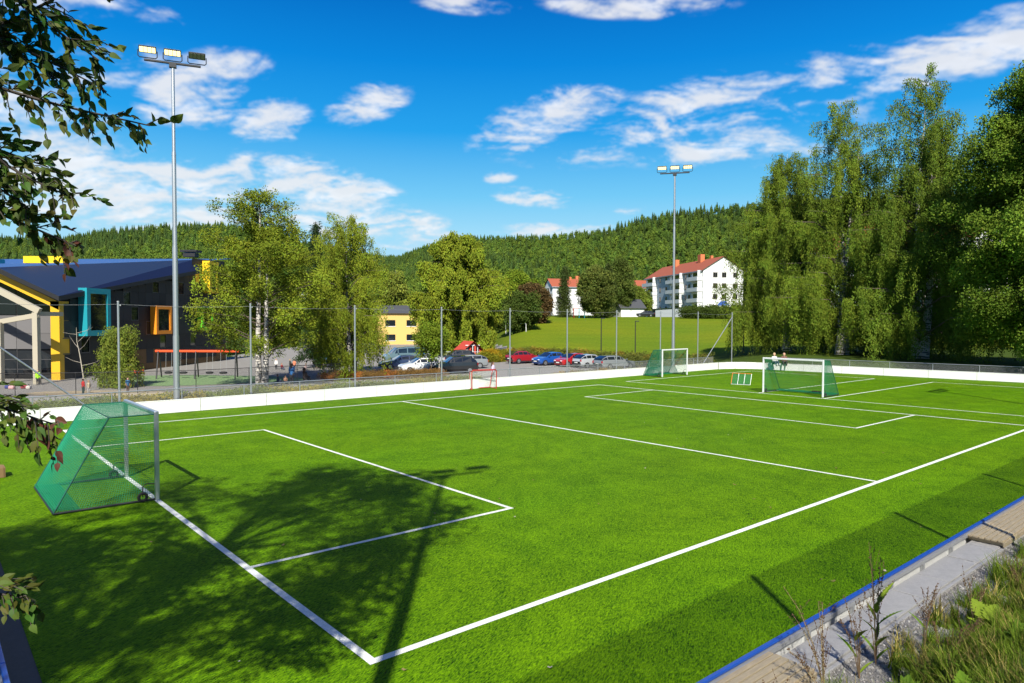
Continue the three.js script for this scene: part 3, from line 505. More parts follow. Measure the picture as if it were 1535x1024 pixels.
// trees and bushes along the top of the meadow
const meadowTrees = [
  ['round', 1.2, -130, 6.8, 2.8, [.06, .09, .014], 'dark green bush at the left edge of the meadow'], ['round', 4.4, -143, 7.4, 3.0, [.095, .062, .022], 'copper tinted bush at the top of the meadow'], ['round', 1.0, -148, 11, 4.2, freshGreen, 'rounded green tree behind the copper tinted bush'],
  ['spruce', 12.2, -163, 12.5, 2.2, [.055, .078, .018], 'slender conifer in front of the far apartment block'], ['pine', 18.8, -158, 11.4, 3.6, [.095, .12, .022], 'spreading pine in front of the far apartment block balconies'], ['spruce', 23.2, -168, 13.6, 2.8, [.055, .078, .018], 'broad spruce beside the pine at the meadow edge'],
  ['round', 26.8, -172, 14.2, 3.2, [.075, .105, .018], 'leafy tree between the broad spruce and the white garage'], ['round', 31.8, -178, 7.0, 2.8, [.12, .16, .02], 'light green round tree beside the near apartment block'], ['round', -1.5, -150, 10, 3.6, [.09, .125, .02], 'light leafy tree on the slope left of the copper tinted bush'], ['round', -4.5, -168, 14, 4.4, [.075, .11, .018], 'tall leafy tree behind the rounded green tree'],
  ['round', -12, -178, 15, 4.6, [.10, .14, .02], 'bright leafy tree behind the broad full birch'], ['spruce', -30, -185, 17, 3.2, [.022, .045, .013], 'dark spruce behind the yellow house'], ['round', -38, -165, 13, 4.4, [.09, .13, .02], 'round tree left of the yellow house gable'], ['round', -52, -150, 13, 5, [.08, .115, .018], 'wide leafy tree behind the schoolyard birches'], ['spruce', -43, -190, 18, 3.2, [.022, .042, .013], 'dark spruce behind the schoolyard'],
];
meadowTrees.forEach(([k, x, z, H, Rr, colour, label], i) => makeTree({ name: k === 'round' ? 'leafy_tree' : k === 'pine' ? 'pine_tree' : 'conifer', label, x, z, H, Rr, seed: 300 + i, kind: k === 'spruce' ? 'spruce' : 'round', sprays: k === 'spruce' ? SPRAY.needle : SPRAY.far, branches: k === 'spruce' ? 80 : 46, colour, clear: k === 'round' ? .04 : k === 'pine' ? .12 : .05, per: 3, dens: k === 'spruce' ? 1.3 : 1.1, size: k === 'spruce' ? 1.9 : 1.05, clump: 1.25, profile: k === 'spruce' ? (t) => 1 - .92 * t : undefined }));
{ // the leafless sapling
  const t = thing('bare_sapling', 'bare thin sapling in front of the dark school wall', 'tree', [-30.2, -1, -49.0]);
  part('trunk', tube([[0, 0, 0], [-.05, 1.2, 0], [-.25, 2.6, 0], [-.42, 3.6, .05], [-.45, 4.6, .05]], [.05, .042, .032, .022, .01], 7), mat(.42, .38, .30, .9), t);
  [[1.9, 1.0, .35], [2.1, -1.1, .4], [3.0, 1.1, 1.0], [3.1, -1.0, .9], [3.6, .9, 1.2], [4.1, -.7, .15], [4.2, .8, .4]].forEach(([y, dx, dy], i) => part('branch', tube([[-.15 - (y - 1.9) * .12, y, 0], [-.15 - (y - 1.9) * .12 + dx * .5, y + dy * .35, (i % 3 - 1) * .3], [-.15 - (y - 1.9) * .12 + dx, y + dy, (i % 3 - 1) * .5]], [.018, .012, .005], 5), mat(.40, .36, .29, .9), t));
}
// ---------------------------------------------------------------- forest on the hills
{
  const r = rng(400), dec = [], con = [];
  const lobes = (seed, n, big) => { const q = rng(seed), pos = []; const L = Array.from({ length: 9 }, () => [V3((q() - .5) * 3.6, 4.6 + q() * 6.2, (q() - .5) * 3.6), 1.1 + q() * 1.3]); for (let i = 0; i < n; i++) { const [c, R0] = L[i % 9], d = V3(q() - .5, q() - .42, q() - .5).normalize(), p = c.clone().addScaledVector(d, R0 * (.75 + q() * .4)), s = big * (.6 + q() * .7), a = V3(q() - .5, q() - .5, q() - .5).normalize(), b = a.clone().cross(d.clone().add(V3(0, .4, 0))).normalize(), c2 = b.clone().cross(d).normalize(); for (const [x, y] of [[-1, -.7], [1, -.6], [.1, 1.1]]) { const v = p.clone().addScaledVector(b, x * s).addScaledVector(c2, y * s); pos.push(v.x, v.y, v.z); } } const g = new THREE.BufferGeometry(); g.setAttribute('position', new THREE.Float32BufferAttribute(pos, 3)); g.computeVertexNormals(); return g; };
  const spruceGeo = (seed) => { const q = rng(seed), pos = []; for (let w = 0; w < 19; w++) { const t = w / 18, y = 1.2 + t * 11.2, rr = 3.0 * (1 - t * .93) * (.85 + .3 * q()); for (let k = 0; k < 9; k++) { const a = k / 9 * 6.283 + w * 1.7 + q() * .4, l = rr * (.7 + .5 * q()), c = Math.cos(a), s = Math.sin(a), wd = .32 + .34 * (1 - t); pos.push(c * .1, y + .75, s * .1, c * l - s * wd, y - .45 * l * .5, s * l + c * wd, c * l + s * wd, y - .5 * l * .5, s * l - c * wd); } } const g = new THREE.BufferGeometry(); g.setAttribute('position', new THREE.Float32BufferAttribute(pos, 3)); g.computeVertexNormals(); return g; };
  const geos = [lobes(1, 330, .46), lobes(2, 330, .5), lobes(3, 300, .52)], cgeos = [spruceGeo(5), spruceGeo(6)];
  const sets = [[], [], [], [], []];
  for (let i = 0; i < 62000; i++) {
    const k = lerp(-.98, .98, r()), D = Math.sqrt(lerp(196 * 196, 1250 * 1250, r())), x = k * D, z = -D, [e, Rr] = ridgeAt(k);
    if (D > Rr * 1.06) continue;
    if (D < 236 && k > .1 && k < .34) continue; if (D < 335 && k > .0 && k < .17) continue;
    if (D < 345 && k > .02 && k < .22 && D < 330 && D > 285) continue;
    if (D < 205 && r() < .5) continue;
    const t = (D - 215) / (Rr - 215), n = fbm(x * .006, 3, z * .006, 3), conifer = t + n * 1.6 + (r() - .5) * .9 > (k < -.1 ? .70 : .76), s = (conifer ? .60 : .60) * (.55 + .8 * r());
    sets[conifer ? 3 + (r() < .5 ? 0 : 1) : Math.floor(r() * 3)].push([x, groundH(x, z) - .4, z, s, r(), n]);
  }
  const m4 = new THREE.Matrix4(), q = new THREE.Quaternion(), c = new THREE.Color();
  sets.forEach((list, n) => {
    const im = new THREE.InstancedMesh(n < 3 ? geos[n] : cgeos[n - 3], leafPlain, list.length); im.name = numbered(n < 3 ? 'hillside_wood' : 'hillside_spruce_forest'); im.castShadow = im.receiveShadow = true;
    im.userData = { kind: 'stuff', label: n < 3 ? ['mixed leafy wood covering the lower hillsides', 'leafy trees scattered through the hillside wood', 'lighter leafy trees mixed into the hillside wood'][n] : ['dense spruce forest up to the hill crests', 'spruces mixed through the hillside forest'][n - 3], category: 'forest' };
    list.forEach(([x, y, z, s, a, nn], i) => { m4.compose(V3(x, y, z), q.setFromAxisAngle(V3(0, 1, 0), a * 40), V3(s * (.9 + .25 * ((a * 7) % 1)), s, s * (.9 + .25 * ((a * 13) % 1)))); im.setMatrixAt(i, m4); const v = .72 + .6 * ((a * 29) % 1), yel = ((a * 53) % 1); if (n < 3) c.setRGB((.07 + .055 * yel) * v, (.135 + .04 * yel) * v, .020 * v); else c.setRGB((.042 + .028 * yel) * v, (.086 + .022 * yel) * v, .020 * v); im.setColorAt(i, c); });
    scene.add(im);
  });
}

// ---------------------------------------------------------------- pavers, decks, gravel and the bank
{
  const conc = [speckle(256, 1.2, [.33, .325, .31], [.47, .46, .44], 41, { contrast: .6, dark: .02 }), speckle(256, 1.2, [.30, .295, .285], [.45, .44, .425], 42, { contrast: .7, dark: .03 })].map((s) => new THREE.MeshStandardMaterial({ map: s.map, bumpMap: s.bump, bumpScale: .002, roughness: .9 }));
  const paving = new THREE.Group(); paving.name = 'concrete_paving'; paving.userData = { kind: 'structure' }; scene.add(paving);
  const r = rng(43), ang = Math.atan2(-UU[1], UU[0]);
  const uvw = (g) => { const p = g.attributes.position, n = g.attributes.normal, uv = new Float32Array(p.count * 2); for (let i = 0; i < p.count; i++) { uv[2 * i] = p.getX(i) + (Math.abs(n.getX(i)) > .5 ? p.getY(i) : 0); uv[2 * i + 1] = p.getZ(i) + (Math.abs(n.getZ(i)) > .5 ? p.getY(i) : 0); } g.setAttribute('uv', new THREE.BufferAttribute(uv, 2)); return g; };
  for (let u = -4; u < 30; ) { const L = u > 2 && u < 10 ? .93 + (r() < .3 ? .3 : 0) : 1.2, g = uvw(rbox(L - .03, .5, .425, .008)); const m = part('paver', g, conc[r() < .45 ? 1 : 0], paving); const p = F(u + L / 2, -3.805, .20 + (r() - .5) * .012); m.position.set(...p); m.rotation.set((r() - .5) * .02, ang, (r() - .5) * .012); u += L; }
  const kerb = part('paver', uvw(rbox(34, .42, .05, .006)), conc[1], paving); kerb.position.set(...F(13, -4.05, .22)); kerb.rotation.y = ang;
  // timber decks lying on the pavers
  const wr = rng(47), woods = [0, 1, 2].map((k) => { const t = dataTex(512, 64, (x, y) => { const q = noise.noise(x * .012 + k * 9, y * .35, k) * .5 + noise.noise(x * .05, y * 1.3, k + 4) * .3 + wr() * .12, s = .62 + q * .25; return [toS(.66 * s), toS(.54 * s), toS(.35 * s)]; }, true, .6, 4); return new THREE.MeshStandardMaterial({ map: t, roughness: .85, bumpMap: t, bumpScale: .002 }); });
  const deck = (u0, u1, label) => {
    const t = thing('timber_deck', label, 'deck', F((u0 + u1) / 2, -3.80, .452), ang), L = u1 - u0;
    for (let k = 0; k < 6; k++) { const m = part('plank', uvw(rbox(L - .01 - wr() * .03, .034, .073, .006)), woods[k % 3], t); m.position.set((wr() - .5) * .012, .085, -.222 + k * .089); }
    for (let x = -L / 2 + .12; x < L / 2; x += .8) part('joist', box(.07, .066, .5, x, .034, 0), woods[1], t);
    part('edge_board', uvw(rbox(L - .02, .075, .03, .004, 0, .04, .275)), woods[0], t);
  };
  deck(-2.2, 2.85, 'weathered timber deck whose end lies beside the dry seed stalks'); deck(9.25, 14.6, 'weathered timber deck further along the blue capped boards');
  // gravel
  const gravelTex = speckle(512, 1.1, [.14, .132, .12], [.46, .435, .40], 44, { contrast: 1.5, bright: .05, dark: .05 });
  const bankPt = (u, v) => { const d = Math.max(0, -4.75 - v); return .40 + d * .64 + fbm(u * .9, v * 1.1, 3, 4) * (.05 + Math.min(.2, d * .12)); };
  const sheet = (u0, u1, v0, v1, nu, nv, m, name) => { const pos = [], uv = [], idx = []; for (let i = 0; i <= nu; i++) for (let j = 0; j <= nv; j++) { const u = lerp(u0, u1, i / nu), v = lerp(v0, v1, j / nv); pos.push(...F(u, v, bankPt(u, v))); uv.push(u, v); } for (let i = 0; i < nu; i++) for (let j = 0; j < nv; j++) { const a = i * (nv + 1) + j, b = a + nv + 1; idx.push(a, b, a + 1, a + 1, b, b + 1); } const g = new THREE.BufferGeometry(); g.setAttribute('position', new THREE.Float32BufferAttribute(pos, 3)); g.setAttribute('uv', new THREE.Float32BufferAttribute(uv, 2)); g.setIndex(idx); g.computeVertexNormals(); return struct(name, g, m); };
  sheet(-4, 34, -4.85, -4.07, 300, 10, new THREE.MeshStandardMaterial({ map: gravelTex.map, bumpMap: gravelTex.bump, bumpScale: .015, roughness: .95, side: THREE.DoubleSide }), 'gravel_strip');
  const soil = speckle(512, 2, [.030, .036, .012], [.085, .085, .035], 45, { contrast: 1.2 });
  sheet(-12, 34, -8.6, -4.75, 220, 40, new THREE.MeshStandardMaterial({ map: soil.map, bumpMap: soil.bump, bumpScale: .03, roughness: .95, side: THREE.DoubleSide }), 'grass_bank');
  const stone = (s) => { const g = new THREE.IcosahedronGeometry(1, 1), p = g.attributes.position; for (let i = 0; i < p.count; i++) { const x = p.getX(i), y = p.getY(i), z = p.getZ(i), k = 1 + noise.noise(x * 1.7 + s, y * 1.7, z * 1.7) * .5; p.setXYZ(i, x * k, y * k * .65, z * k * .85); } g.computeVertexNormals(); return g; };
  const inst = (name, label, geo, m, list, cat) => { const im = new THREE.InstancedMesh(geo, m, list.length), m4 = new THREE.Matrix4(), q = new THREE.Quaternion(), e = new THREE.Euler(); im.name = name; im.userData = { kind: 'stuff', label, category: cat }; im.castShadow = im.receiveShadow = true; list.forEach(([p, s, rot, c], i) => { m4.compose(V3(...p), q.setFromEuler(e.set(...rot)), V3(...(Array.isArray(s) ? s : [s, s, s]))); im.setMatrixAt(i, m4); im.setColorAt(i, lin(...c)); }); scene.add(im); return im; };
  const sr = rng(48), stones = [];
  for (let i = 0; i < 9000; i++) { const u = -1 + sr() * 15, v = -4.05 - Math.pow(sr(), 1.4) * .95, g = .22 + .34 * sr() * sr() + (sr() < .06 ? .2 : 0); stones.push([F(u, v, bankPt(u, v) + .004), .007 + .016 * sr() * sr() + (sr() < .02 ? .015 : 0), [sr() * 6, sr() * 6, sr() * 6], [g, g * .96, g * .9]]); }
  inst('gravel', 'grey crushed stone lying between the pavers and the grass bank', stone(1), leafMat(1, 1, 1, .9), stones, 'gravel');
  // grass on the bank
  const tuft = (seed, n, L) => { const q = rng(seed), pos = []; for (let i = 0; i < n; i++) { const a = q() * 6.28, b = .15 + q() * .8, l = L * (.5 + q() * .7), w = .0045 + q() * .004, c = Math.cos(a), s = Math.sin(a), o = [(q() - .5) * .1, (q() - .5) * .1]; let P = []; for (let k = 0; k <= 3; k++) { const t = k / 3, rr = l * b * t * t * .8, y = l * t * (1 - b * t * .35), ww = w * (1 - t * .9); P.push([o[0] + c * rr - s * ww, y, o[1] + s * rr + c * ww], [o[0] + c * rr + s * ww, y, o[1] + s * rr - c * ww]); } for (let k = 0; k < 3; k++) for (const z of [0, 1, 2, 2, 1, 3]) pos.push(...P[k * 2 + z]); } const g = new THREE.BufferGeometry(); g.setAttribute('position', new THREE.Float32BufferAttribute(pos, 3)); g.computeVertexNormals(); return g; };
  const blades = [], gr = rng(49);
  for (let i = 0; i < 11000; i++) { const u = .5 + gr() * 13, v = -4.32 - Math.pow(gr(), .85) * 3.2, dry = gr() < .22, k = .7 + gr() * .6; if (v > -4.8 && gr() < .6) continue; if (fbm(u * 1.1, v * 1.3, 9, 3) < -.12) continue; blades.push([F(u, v, bankPt(u, v) - .01), .55 + gr() * .75, [(gr() - .5) * .5, gr() * 6.28, (gr() - .5) * .5], dry ? [.34 * k, .28 * k, .08 * k] : [.13 * k, .20 * k, .016 * k]]); }
  inst('bank_grass', 'rough grass growing on the bank above the gravel', tuft(3, 18, .30), leafPlain, blades, 'grass');
  // broad-leaved weeds among the grass
  const lobed = (L, W, n, seed) => { const q = rng(seed), pos = [], rim = []; for (let i = 0; i <= 18; i++) { const t = i / 18, w = W * Math.sin(Math.PI * Math.pow(t, .75)) * (1 + (i % 2 ? -.25 : .15)); rim.push([t * L, w / 2]); } for (let i = 0; i < 18; i++) for (const s of [-1, 1]) { const [a, b] = [rim[i], rim[i + 1]], z = (p) => [p[0], Math.abs(p[1]) * .35 + .25 * p[0] * (1 - p[0] / L * .8), s * p[1]], c = (p) => [p[0], .25 * p[0] * (1 - p[0] / L * .8), 0]; pos.push(...c(a), ...z(a), ...z(b), ...c(a), ...z(b), ...c(b)); } const g = new THREE.BufferGeometry(); g.setAttribute('position', new THREE.Float32BufferAttribute(pos, 3)); g.computeVertexNormals(); return g; };
  const big = lobed(.26, .15, 1, 5), slim = lobed(.24, .05, 1, 6);
  const weedMats = [leafMat(.14, .25, .02), leafMat(.09, .17, .016), leafMat(.23, .32, .03)];
  const weed = (u, v, n, geo, m, s, label, lift = .5) => { const t = thing('broadleaf_weed', label, 'weed', F(u, v, bankPt(u, v)), 0, 'broad leaved weeds on the bank'), q = rng(Math.round(u * 100)); for (let i = 0; i < n; i++) { const l = part('leaf', geo, m, t); l.rotation.set(0, i / n * 6.28 + q() * .5, lift * (.4 + q()), 'YXZ'); l.scale.setScalar(s * (.7 + .5 * q())); l.position.y = .02 + q() * .1; } };
  weed(5.15, -4.98, 9, big, weedMats[2], 1.35, 'bright thistle rosette with jagged leaves on the bank');
  [[3.55, -4.95, 0], [4.2, -5.15, 1], [2.9, -4.9, 1], [3.1, -5.35, 0], [4.8, -5.4, 1], [6.1, -5.1, 0], [2.5, -5.2, 1], [3.8, -5.6, 1], [6.9, -5.3, 1], [5.7, -5.6, 0], [7.9, -5.15, 1], [2.2, -5.6, 0]].forEach(([u, v, k], i) => weed(u + (i % 5) * .03, v, 8 + i % 4, i % 3 ? big : slim, weedMats[k], .55 + (i % 4) * .12, 'low green weed rosette among the bank grass', .6));
  // dry stalks with seed heads
  const dry = mat(.23, .15, .075, .9), seedM = mat(.15, .085, .04, .9), straw = mat(.48, .36, .17, .9);
  const stalk = (u, v, H, n, lean, label, leafy, m = dry, spread = .5) => {
    const t = thing('dry_stalk', label, 'weed', F(u, v, bankPt(u, v) - .02)), q = rng(Math.round(u * 1000 + H * 77));
    for (let i = 0; i < n; i++) {
      const a = q() * 6.28, h = H * (.6 + .45 * q()), dx = Math.cos(a) * spread * h * .5 * q() + lean[0] * h, dz = Math.sin(a) * spread * h * .5 * q() + lean[1] * h, pts = [[0, 0, 0], [dx * .25, h * .4, dz * .25], [dx * .6, h * .75, dz * .6], [dx, h, dz]];
      const st = part('stem', tube(pts, [.0055, .0045, .0032, .0018], 5), m, t), seeds = [], cv = new THREE.CatmullRomCurve3(pts.map((p) => V3(...p)));
      for (let k = 0; k < 26; k++) { const p = cv.getPoint(.42 + .58 * q()), s = .004 + .005 * q(); seeds.push(new THREE.IcosahedronGeometry(s, 0).translate(p.x + (q() - .5) * .03, p.y, p.z + (q() - .5) * .03)); }
      for (let k = 0; k < 3; k++) { const p = cv.getPoint(.3 + .5 * q()), e = p.clone().add(V3((q() - .5) * .28, .12 + .16 * q(), (q() - .5) * .28)); seeds.push(tube([p, p.clone().lerp(e, .5).add(V3(0, -.02, 0)), e], [.0026, .002, .0012], 4)); for (let w = 0; w < 7; w++) { const z = p.clone().lerp(e, .35 + .65 * q()); seeds.push(new THREE.IcosahedronGeometry(.004 + .003 * q(), 0).translate(z.x, z.y, z.z)); } }
      part('seed_head', merge(seeds.map((g) => { if (!g.attributes.uv) g.setAttribute('uv', new THREE.Float32BufferAttribute(new Float32Array(g.attributes.position.count * 2), 2)); return g; })), seedM, st).userData.kind = 'stuff';
    }
    for (let i = 0; i < leafy; i++) { const l = part('leaf', slim, weedMats[i % 2 ? 0 : 2], t), h = .06 + H * .5 * i / leafy; l.position.set(lean[0] * h, h, lean[1] * h); l.rotation.set(0, i * 2.4, .7, 'YXZ'); l.scale.setScalar(.9 + .3 * (i % 3)); }
  };
  stalk(3.75, -4.3, 1.3, 6, [.02, -.05], 'dock with tall brown seed stalks and green leaves growing in the gravel', 9);
  stalk(3.3, -4.32, 1.0, 4, [-.1, -.1], 'thin brown seed stalk leaning over the pavers', 3); stalk(2.95, -4.1, 1.0, 4, [-.25, -.12], 'pale straw stalks beside the end of the timber deck', 0, straw, .8);
  stalk(2.55, -4.3, .72, 5, [-.3, 0], 'fine straw coloured stalks in front of the timber deck', 0, straw, 1); stalk(1.7, -4.3, .55, 4, [-.2, 0], 'short straw stalks beside the deck planks', 0, straw, 1); stalk(4.4, -4.55, .8, 4, [.15, .05], 'arching brown stalks on the edge of the gravel', 2);
  stalk(5.6, -4.7, .7, 4, [.1, .1], 'straw stalks below the bright thistle', 0, straw, .9); stalk(3.9, -4.9, .85, 5, [.3, .05], 'brown stalks bending across the bank', 0, dry, 1.1); stalk(7.2, -4.8, .6, 4, [0, 0], 'short brown stalks on the upper bank', 0, dry, .8);
}

// ---------------------------------------------------------------- the school
{
  const t = thing('school_building', 'dark clad school with blue solar roof, yellow frame and coloured window boxes', 'building', [-38.3, -1, -59]);
  const fx = 1.7 / 30.05, fz = -30 / 30.05, nx = -fz, nz = fx;                       // along the long wall, and out of it
  const W = (s, h, out = 0) => [fx * s + nx * out, h, fz * s + nz * out];             // local coordinates: origin at the front corner, ground
  const turn = Math.atan2(-fz, fx), eave = (s) => 6.85 + .178 * s, r = rng(61);
  const clad = [.007, .010, .014, .020].map((v) => mat(v, v * .97, v, .62)), glassM = M.glass, brown = mat(.17, .095, .03, .8), frameGrey = mat(.055, .055, .058, .5);
  part('wall', polys([[W(0, 0, -.12), W(30, 0, -.12), W(30, eave(30), -.12), W(0, eave(0), -.12)]]), mat(.01, .01, .011, .8), t);
  part('wall', polys([[W(22, eave(22), -.1), W(30, eave(30), -.1), W(30, 12.6, -.1), W(22, 12.3, -.1)]]), clad[1], t);
  for (let i = 0; i < 24; i++) for (let j = 0; j < 8; j++) {
    const s0 = i * 1.25 + .012, s1 = s0 + 1.226, h0 = (j === 0 ? .02 : .7 + (j - 1) * 1.45 + .012), h1 = j === 0 ? .69 : h0 + 1.426, top = Math.min(h1, eave(s0) - .1, eave(s1) - .1);
    if (top - h0 < .25) continue;
    const low = s0 > 9 && j < 2, win = !low && r() < .17 && top - h0 > 1.2, g = polys([[W(s0, h0), W(s1, h0), W(s1, top), W(s0, top)], [W(s0, top), W(s1, top), W(s1, top, -.1), W(s0, top, -.1)], [W(s1, h0), W(s1, h0, -.1), W(s1, top, -.1), W(s1, top)], [W(s0, h0, -.1), W(s0, h0), W(s0, top), W(s0, top, -.1)]]);
    if (win) { const w = part('window', polys([[W(s0 + .08, h0 + .08, -.05), W(s1 - .08, h0 + .08, -.05), W(s1 - .08, top - .08, -.05), W(s0 + .08, top - .08, -.05)]]), glassM, t); part('frame', merge([[s0, s0 + .08, h0, top], [s1 - .08, s1, h0, top], [s0 + .08, s1 - .08, h0, h0 + .08], [s0 + .08, s1 - .08, top - .08, top]].map(([a, b, c, d]) => polys([[W(a, c, .01), W(b, c, .01), W(b, d, .01), W(a, d, .01)]]))), frameGrey, w); }
    else part('cladding_panel', g, low && j === 0 ? brown : low && r() < .35 ? brown : clad[Math.floor(r() * 4)], t);
  }
  // coloured window boxes that stand out from the wall
  const teal = mat(.012, .27, .33, .45), orange = mat(.78, .26, .012, .5), lime = mat(.13, .62, .02, .5), yellow = mat(.78, .52, .012, .5), yellowFrame = mat(.66, .38, .015, .5);
  const winBox = (s0, s1, h0, h1, out, m, th = .32) => {
    const b = part('window_box', merge([[s0, s0 + th, h0, h1], [s1 - th, s1, h0, h1], [s0 + th, s1 - th, h0, h0 + th], [s0 + th, s1 - th, h1 - th, h1]].map(([a, c, d, e]) => box(c - a, e - d, out).rotateY(turn).translate(...W((a + c) / 2, (d + e) / 2, out / 2)))), m, t);
    part('pane', box(s1 - s0 - 2 * th, h1 - h0 - 2 * th, .03).rotateY(turn).translate(...W((s0 + s1) / 2, (h0 + h1) / 2, out - .1)), glassM, b);
  };
  winBox(2.3, 5.6, 3.7, 7.95, .8, teal, .48); winBox(13.3, 16.3, 3.65, 6.65, .65, orange, .38); winBox(22.8, 25.6, 4.0, 6.75, .65, lime, .38); winBox(24.2, 26.4, 8.4, 12.2, .9, yellow, .4);
  // front gable: yellow frame, grey cladding in bays, dark glazing below
  const fy = (x) => 6.7 - x * .48;
  const grey = [.105, .12, .135].map((v) => mat(v * 1.05, v, v * 1.0, .75));
  for (let i = 0; i < 9; i++) { const x1 = -.9 - i * 1.8, x0 = x1 - 1.78; for (const [h0, h1] of [[2.6, 3.95], [3.97, 5.5]]) part('cladding_panel', box(1.77, h1 - h0, .08, (x0 + x1) / 2, (h0 + h1) / 2, -1.1), grey[(i + (h0 > 3 ? 1 : 0)) % 3], t); const p = part('window', box(1.7, 2.4, .05, (x0 + x1) / 2, 1.28, -1.1), glassM, t); part('frame', merge([box(.06, 2.5, .09, x0 + .03, 1.28, -1.09), box(1.72, .06, .09, (x0 + x1) / 2, .85, -1.09), box(1.72, .06, .09, (x0 + x1) / 2, 1.7, -1.09)]), frameGrey, p); part('window', polys([[[x0 + .03, 5.56, -1.12], [x1 - .03, 5.56, -1.12], [x1 - .03, fy(x1) - .7, -1.12], [x0 + .03, fy(x0) - .7, -1.12]]]), glassM, t); }
  part('wall', polys([[[-.4, 0, -1.2], [-18, 0, -1.2], [-18, fy(-18), -1.2], [-.4, fy(-.4), -1.2]]]), mat(.03, .03, .032, .8), t);
  part('corner_post', box(.75, 6.7, 1.3, -.35, 3.35, -.5), yellowFrame, t);
  part('gable_beam', polys([[[0, 6.65, .15], [-18, 6.65 + 18 * .48, .15], [-18, 5.95 + 18 * .48, .15], [0, 5.95, .15]], [[0, 5.95, .15], [-18, 5.95 + 18 * .48, .15], [-18, 5.95 + 18 * .48, -1.1], [0, 5.95, -1.1]]]), yellowFrame, t);
  // roof: one large folded blue plane with a black edge
  const solTex = dataTex(256, 256, (x, y) => { const gx = x % 64, gy = y % 32, l = gx < 1 || gy < 1, d = (gx % 16 === 8 && gy % 16 === 8); return l ? [.09, .11, .22] : d ? [.36, .40, .55] : [.04, .06, .155]; }, true, 1 / 4, 1 / 4);
  const solar = new THREE.MeshStandardMaterial({ map: solTex, roughness: .5, side: THREE.DoubleSide });
  const A = [.5, 7.1, .9], B = [2.3, 10.95, -21.6], B2 = [.3, 12.3, -24], Rr = [-29, 11.9, -31.5], C = [-18, 15.7, .9], dn = (p) => [p[0], p[1] - .4, p[2]];
  part('solar_roof', polys([[A, B, B2], [A, B2, Rr], [A, Rr, C]]), solar, t);
  part('roof_edge', polys([[dn(A), dn(B), B, A], [dn(B), dn(B2), B2, B], [dn(C), dn(A), A, C], [dn(B2), dn(Rr), Rr, B2], [dn(A), dn(B2), dn(B)], [dn(A), dn(Rr), dn(B2)], [dn(A), dn(C), dn(Rr)]]), M.black, t);
  // rear wing roof with skylight boxes and a vent
  const b = part('rear_roof', polys([[[-42, 12.3, -33], [-2, 12.35, -27.5], [-3, 14.2, -44], [-46, 14.3, -47]], [[-42, 12.3, -33], [-42, 4, -33], [-2, 4, -27.5], [-2, 12.35, -27.5]]]), mat(.035, .095, .26, .5), t);
  part('skylight', box(6.2, .9, 1.6, -22.5, 13.0, -33), yellow, b); part('skylight', box(7, .9, 1.6, -33, 12.7, -33.5), teal, b); part('roof_vent', merge([box(1.6, .5, 1.2, -4.5, 13.8, -34), box(2.2, .25, 1.6, -4.5, 14.3, -34)]), M.black, b);
  // pale timber canopy frame before the gable
  const tf = thing('timber_canopy', 'pale timber canopy frame in front of the school gable', 'canopy', [-37.6, -1, -55]), tm = mat(.40, .36, .27, .85);
  for (const x of [0, -2.9]) part('post', box(.4, 5.7 + (x ? -.8 : 0), .4, x, (5.7 + (x ? -.8 : 0)) / 2, 0), tm, tf);
  const beam = (a, c, w) => { const m = part('beam', box(1, 1, 1), tm, tf), d = V3(...c).sub(V3(...a)); m.position.set((a[0] + c[0]) / 2, (a[1] + c[1]) / 2, (a[2] + c[2]) / 2); m.scale.set(w, w * 1.35, d.length()); m.lookAt(m.getWorldPosition(V3()).add(d)); return m; };
  scene.updateMatrixWorld(true);
  beam([.3, 5.8, 0], [-9, 10.6, 0], .34); beam([.2, 5.5, 0], [-4.5, 4.7, -.3], .28); beam([-2.9, 4.8, 0], [-9, 4.9, 0], .25); beam([.1, 5.6, 0], [.1, 5.6, -3], .25);
}
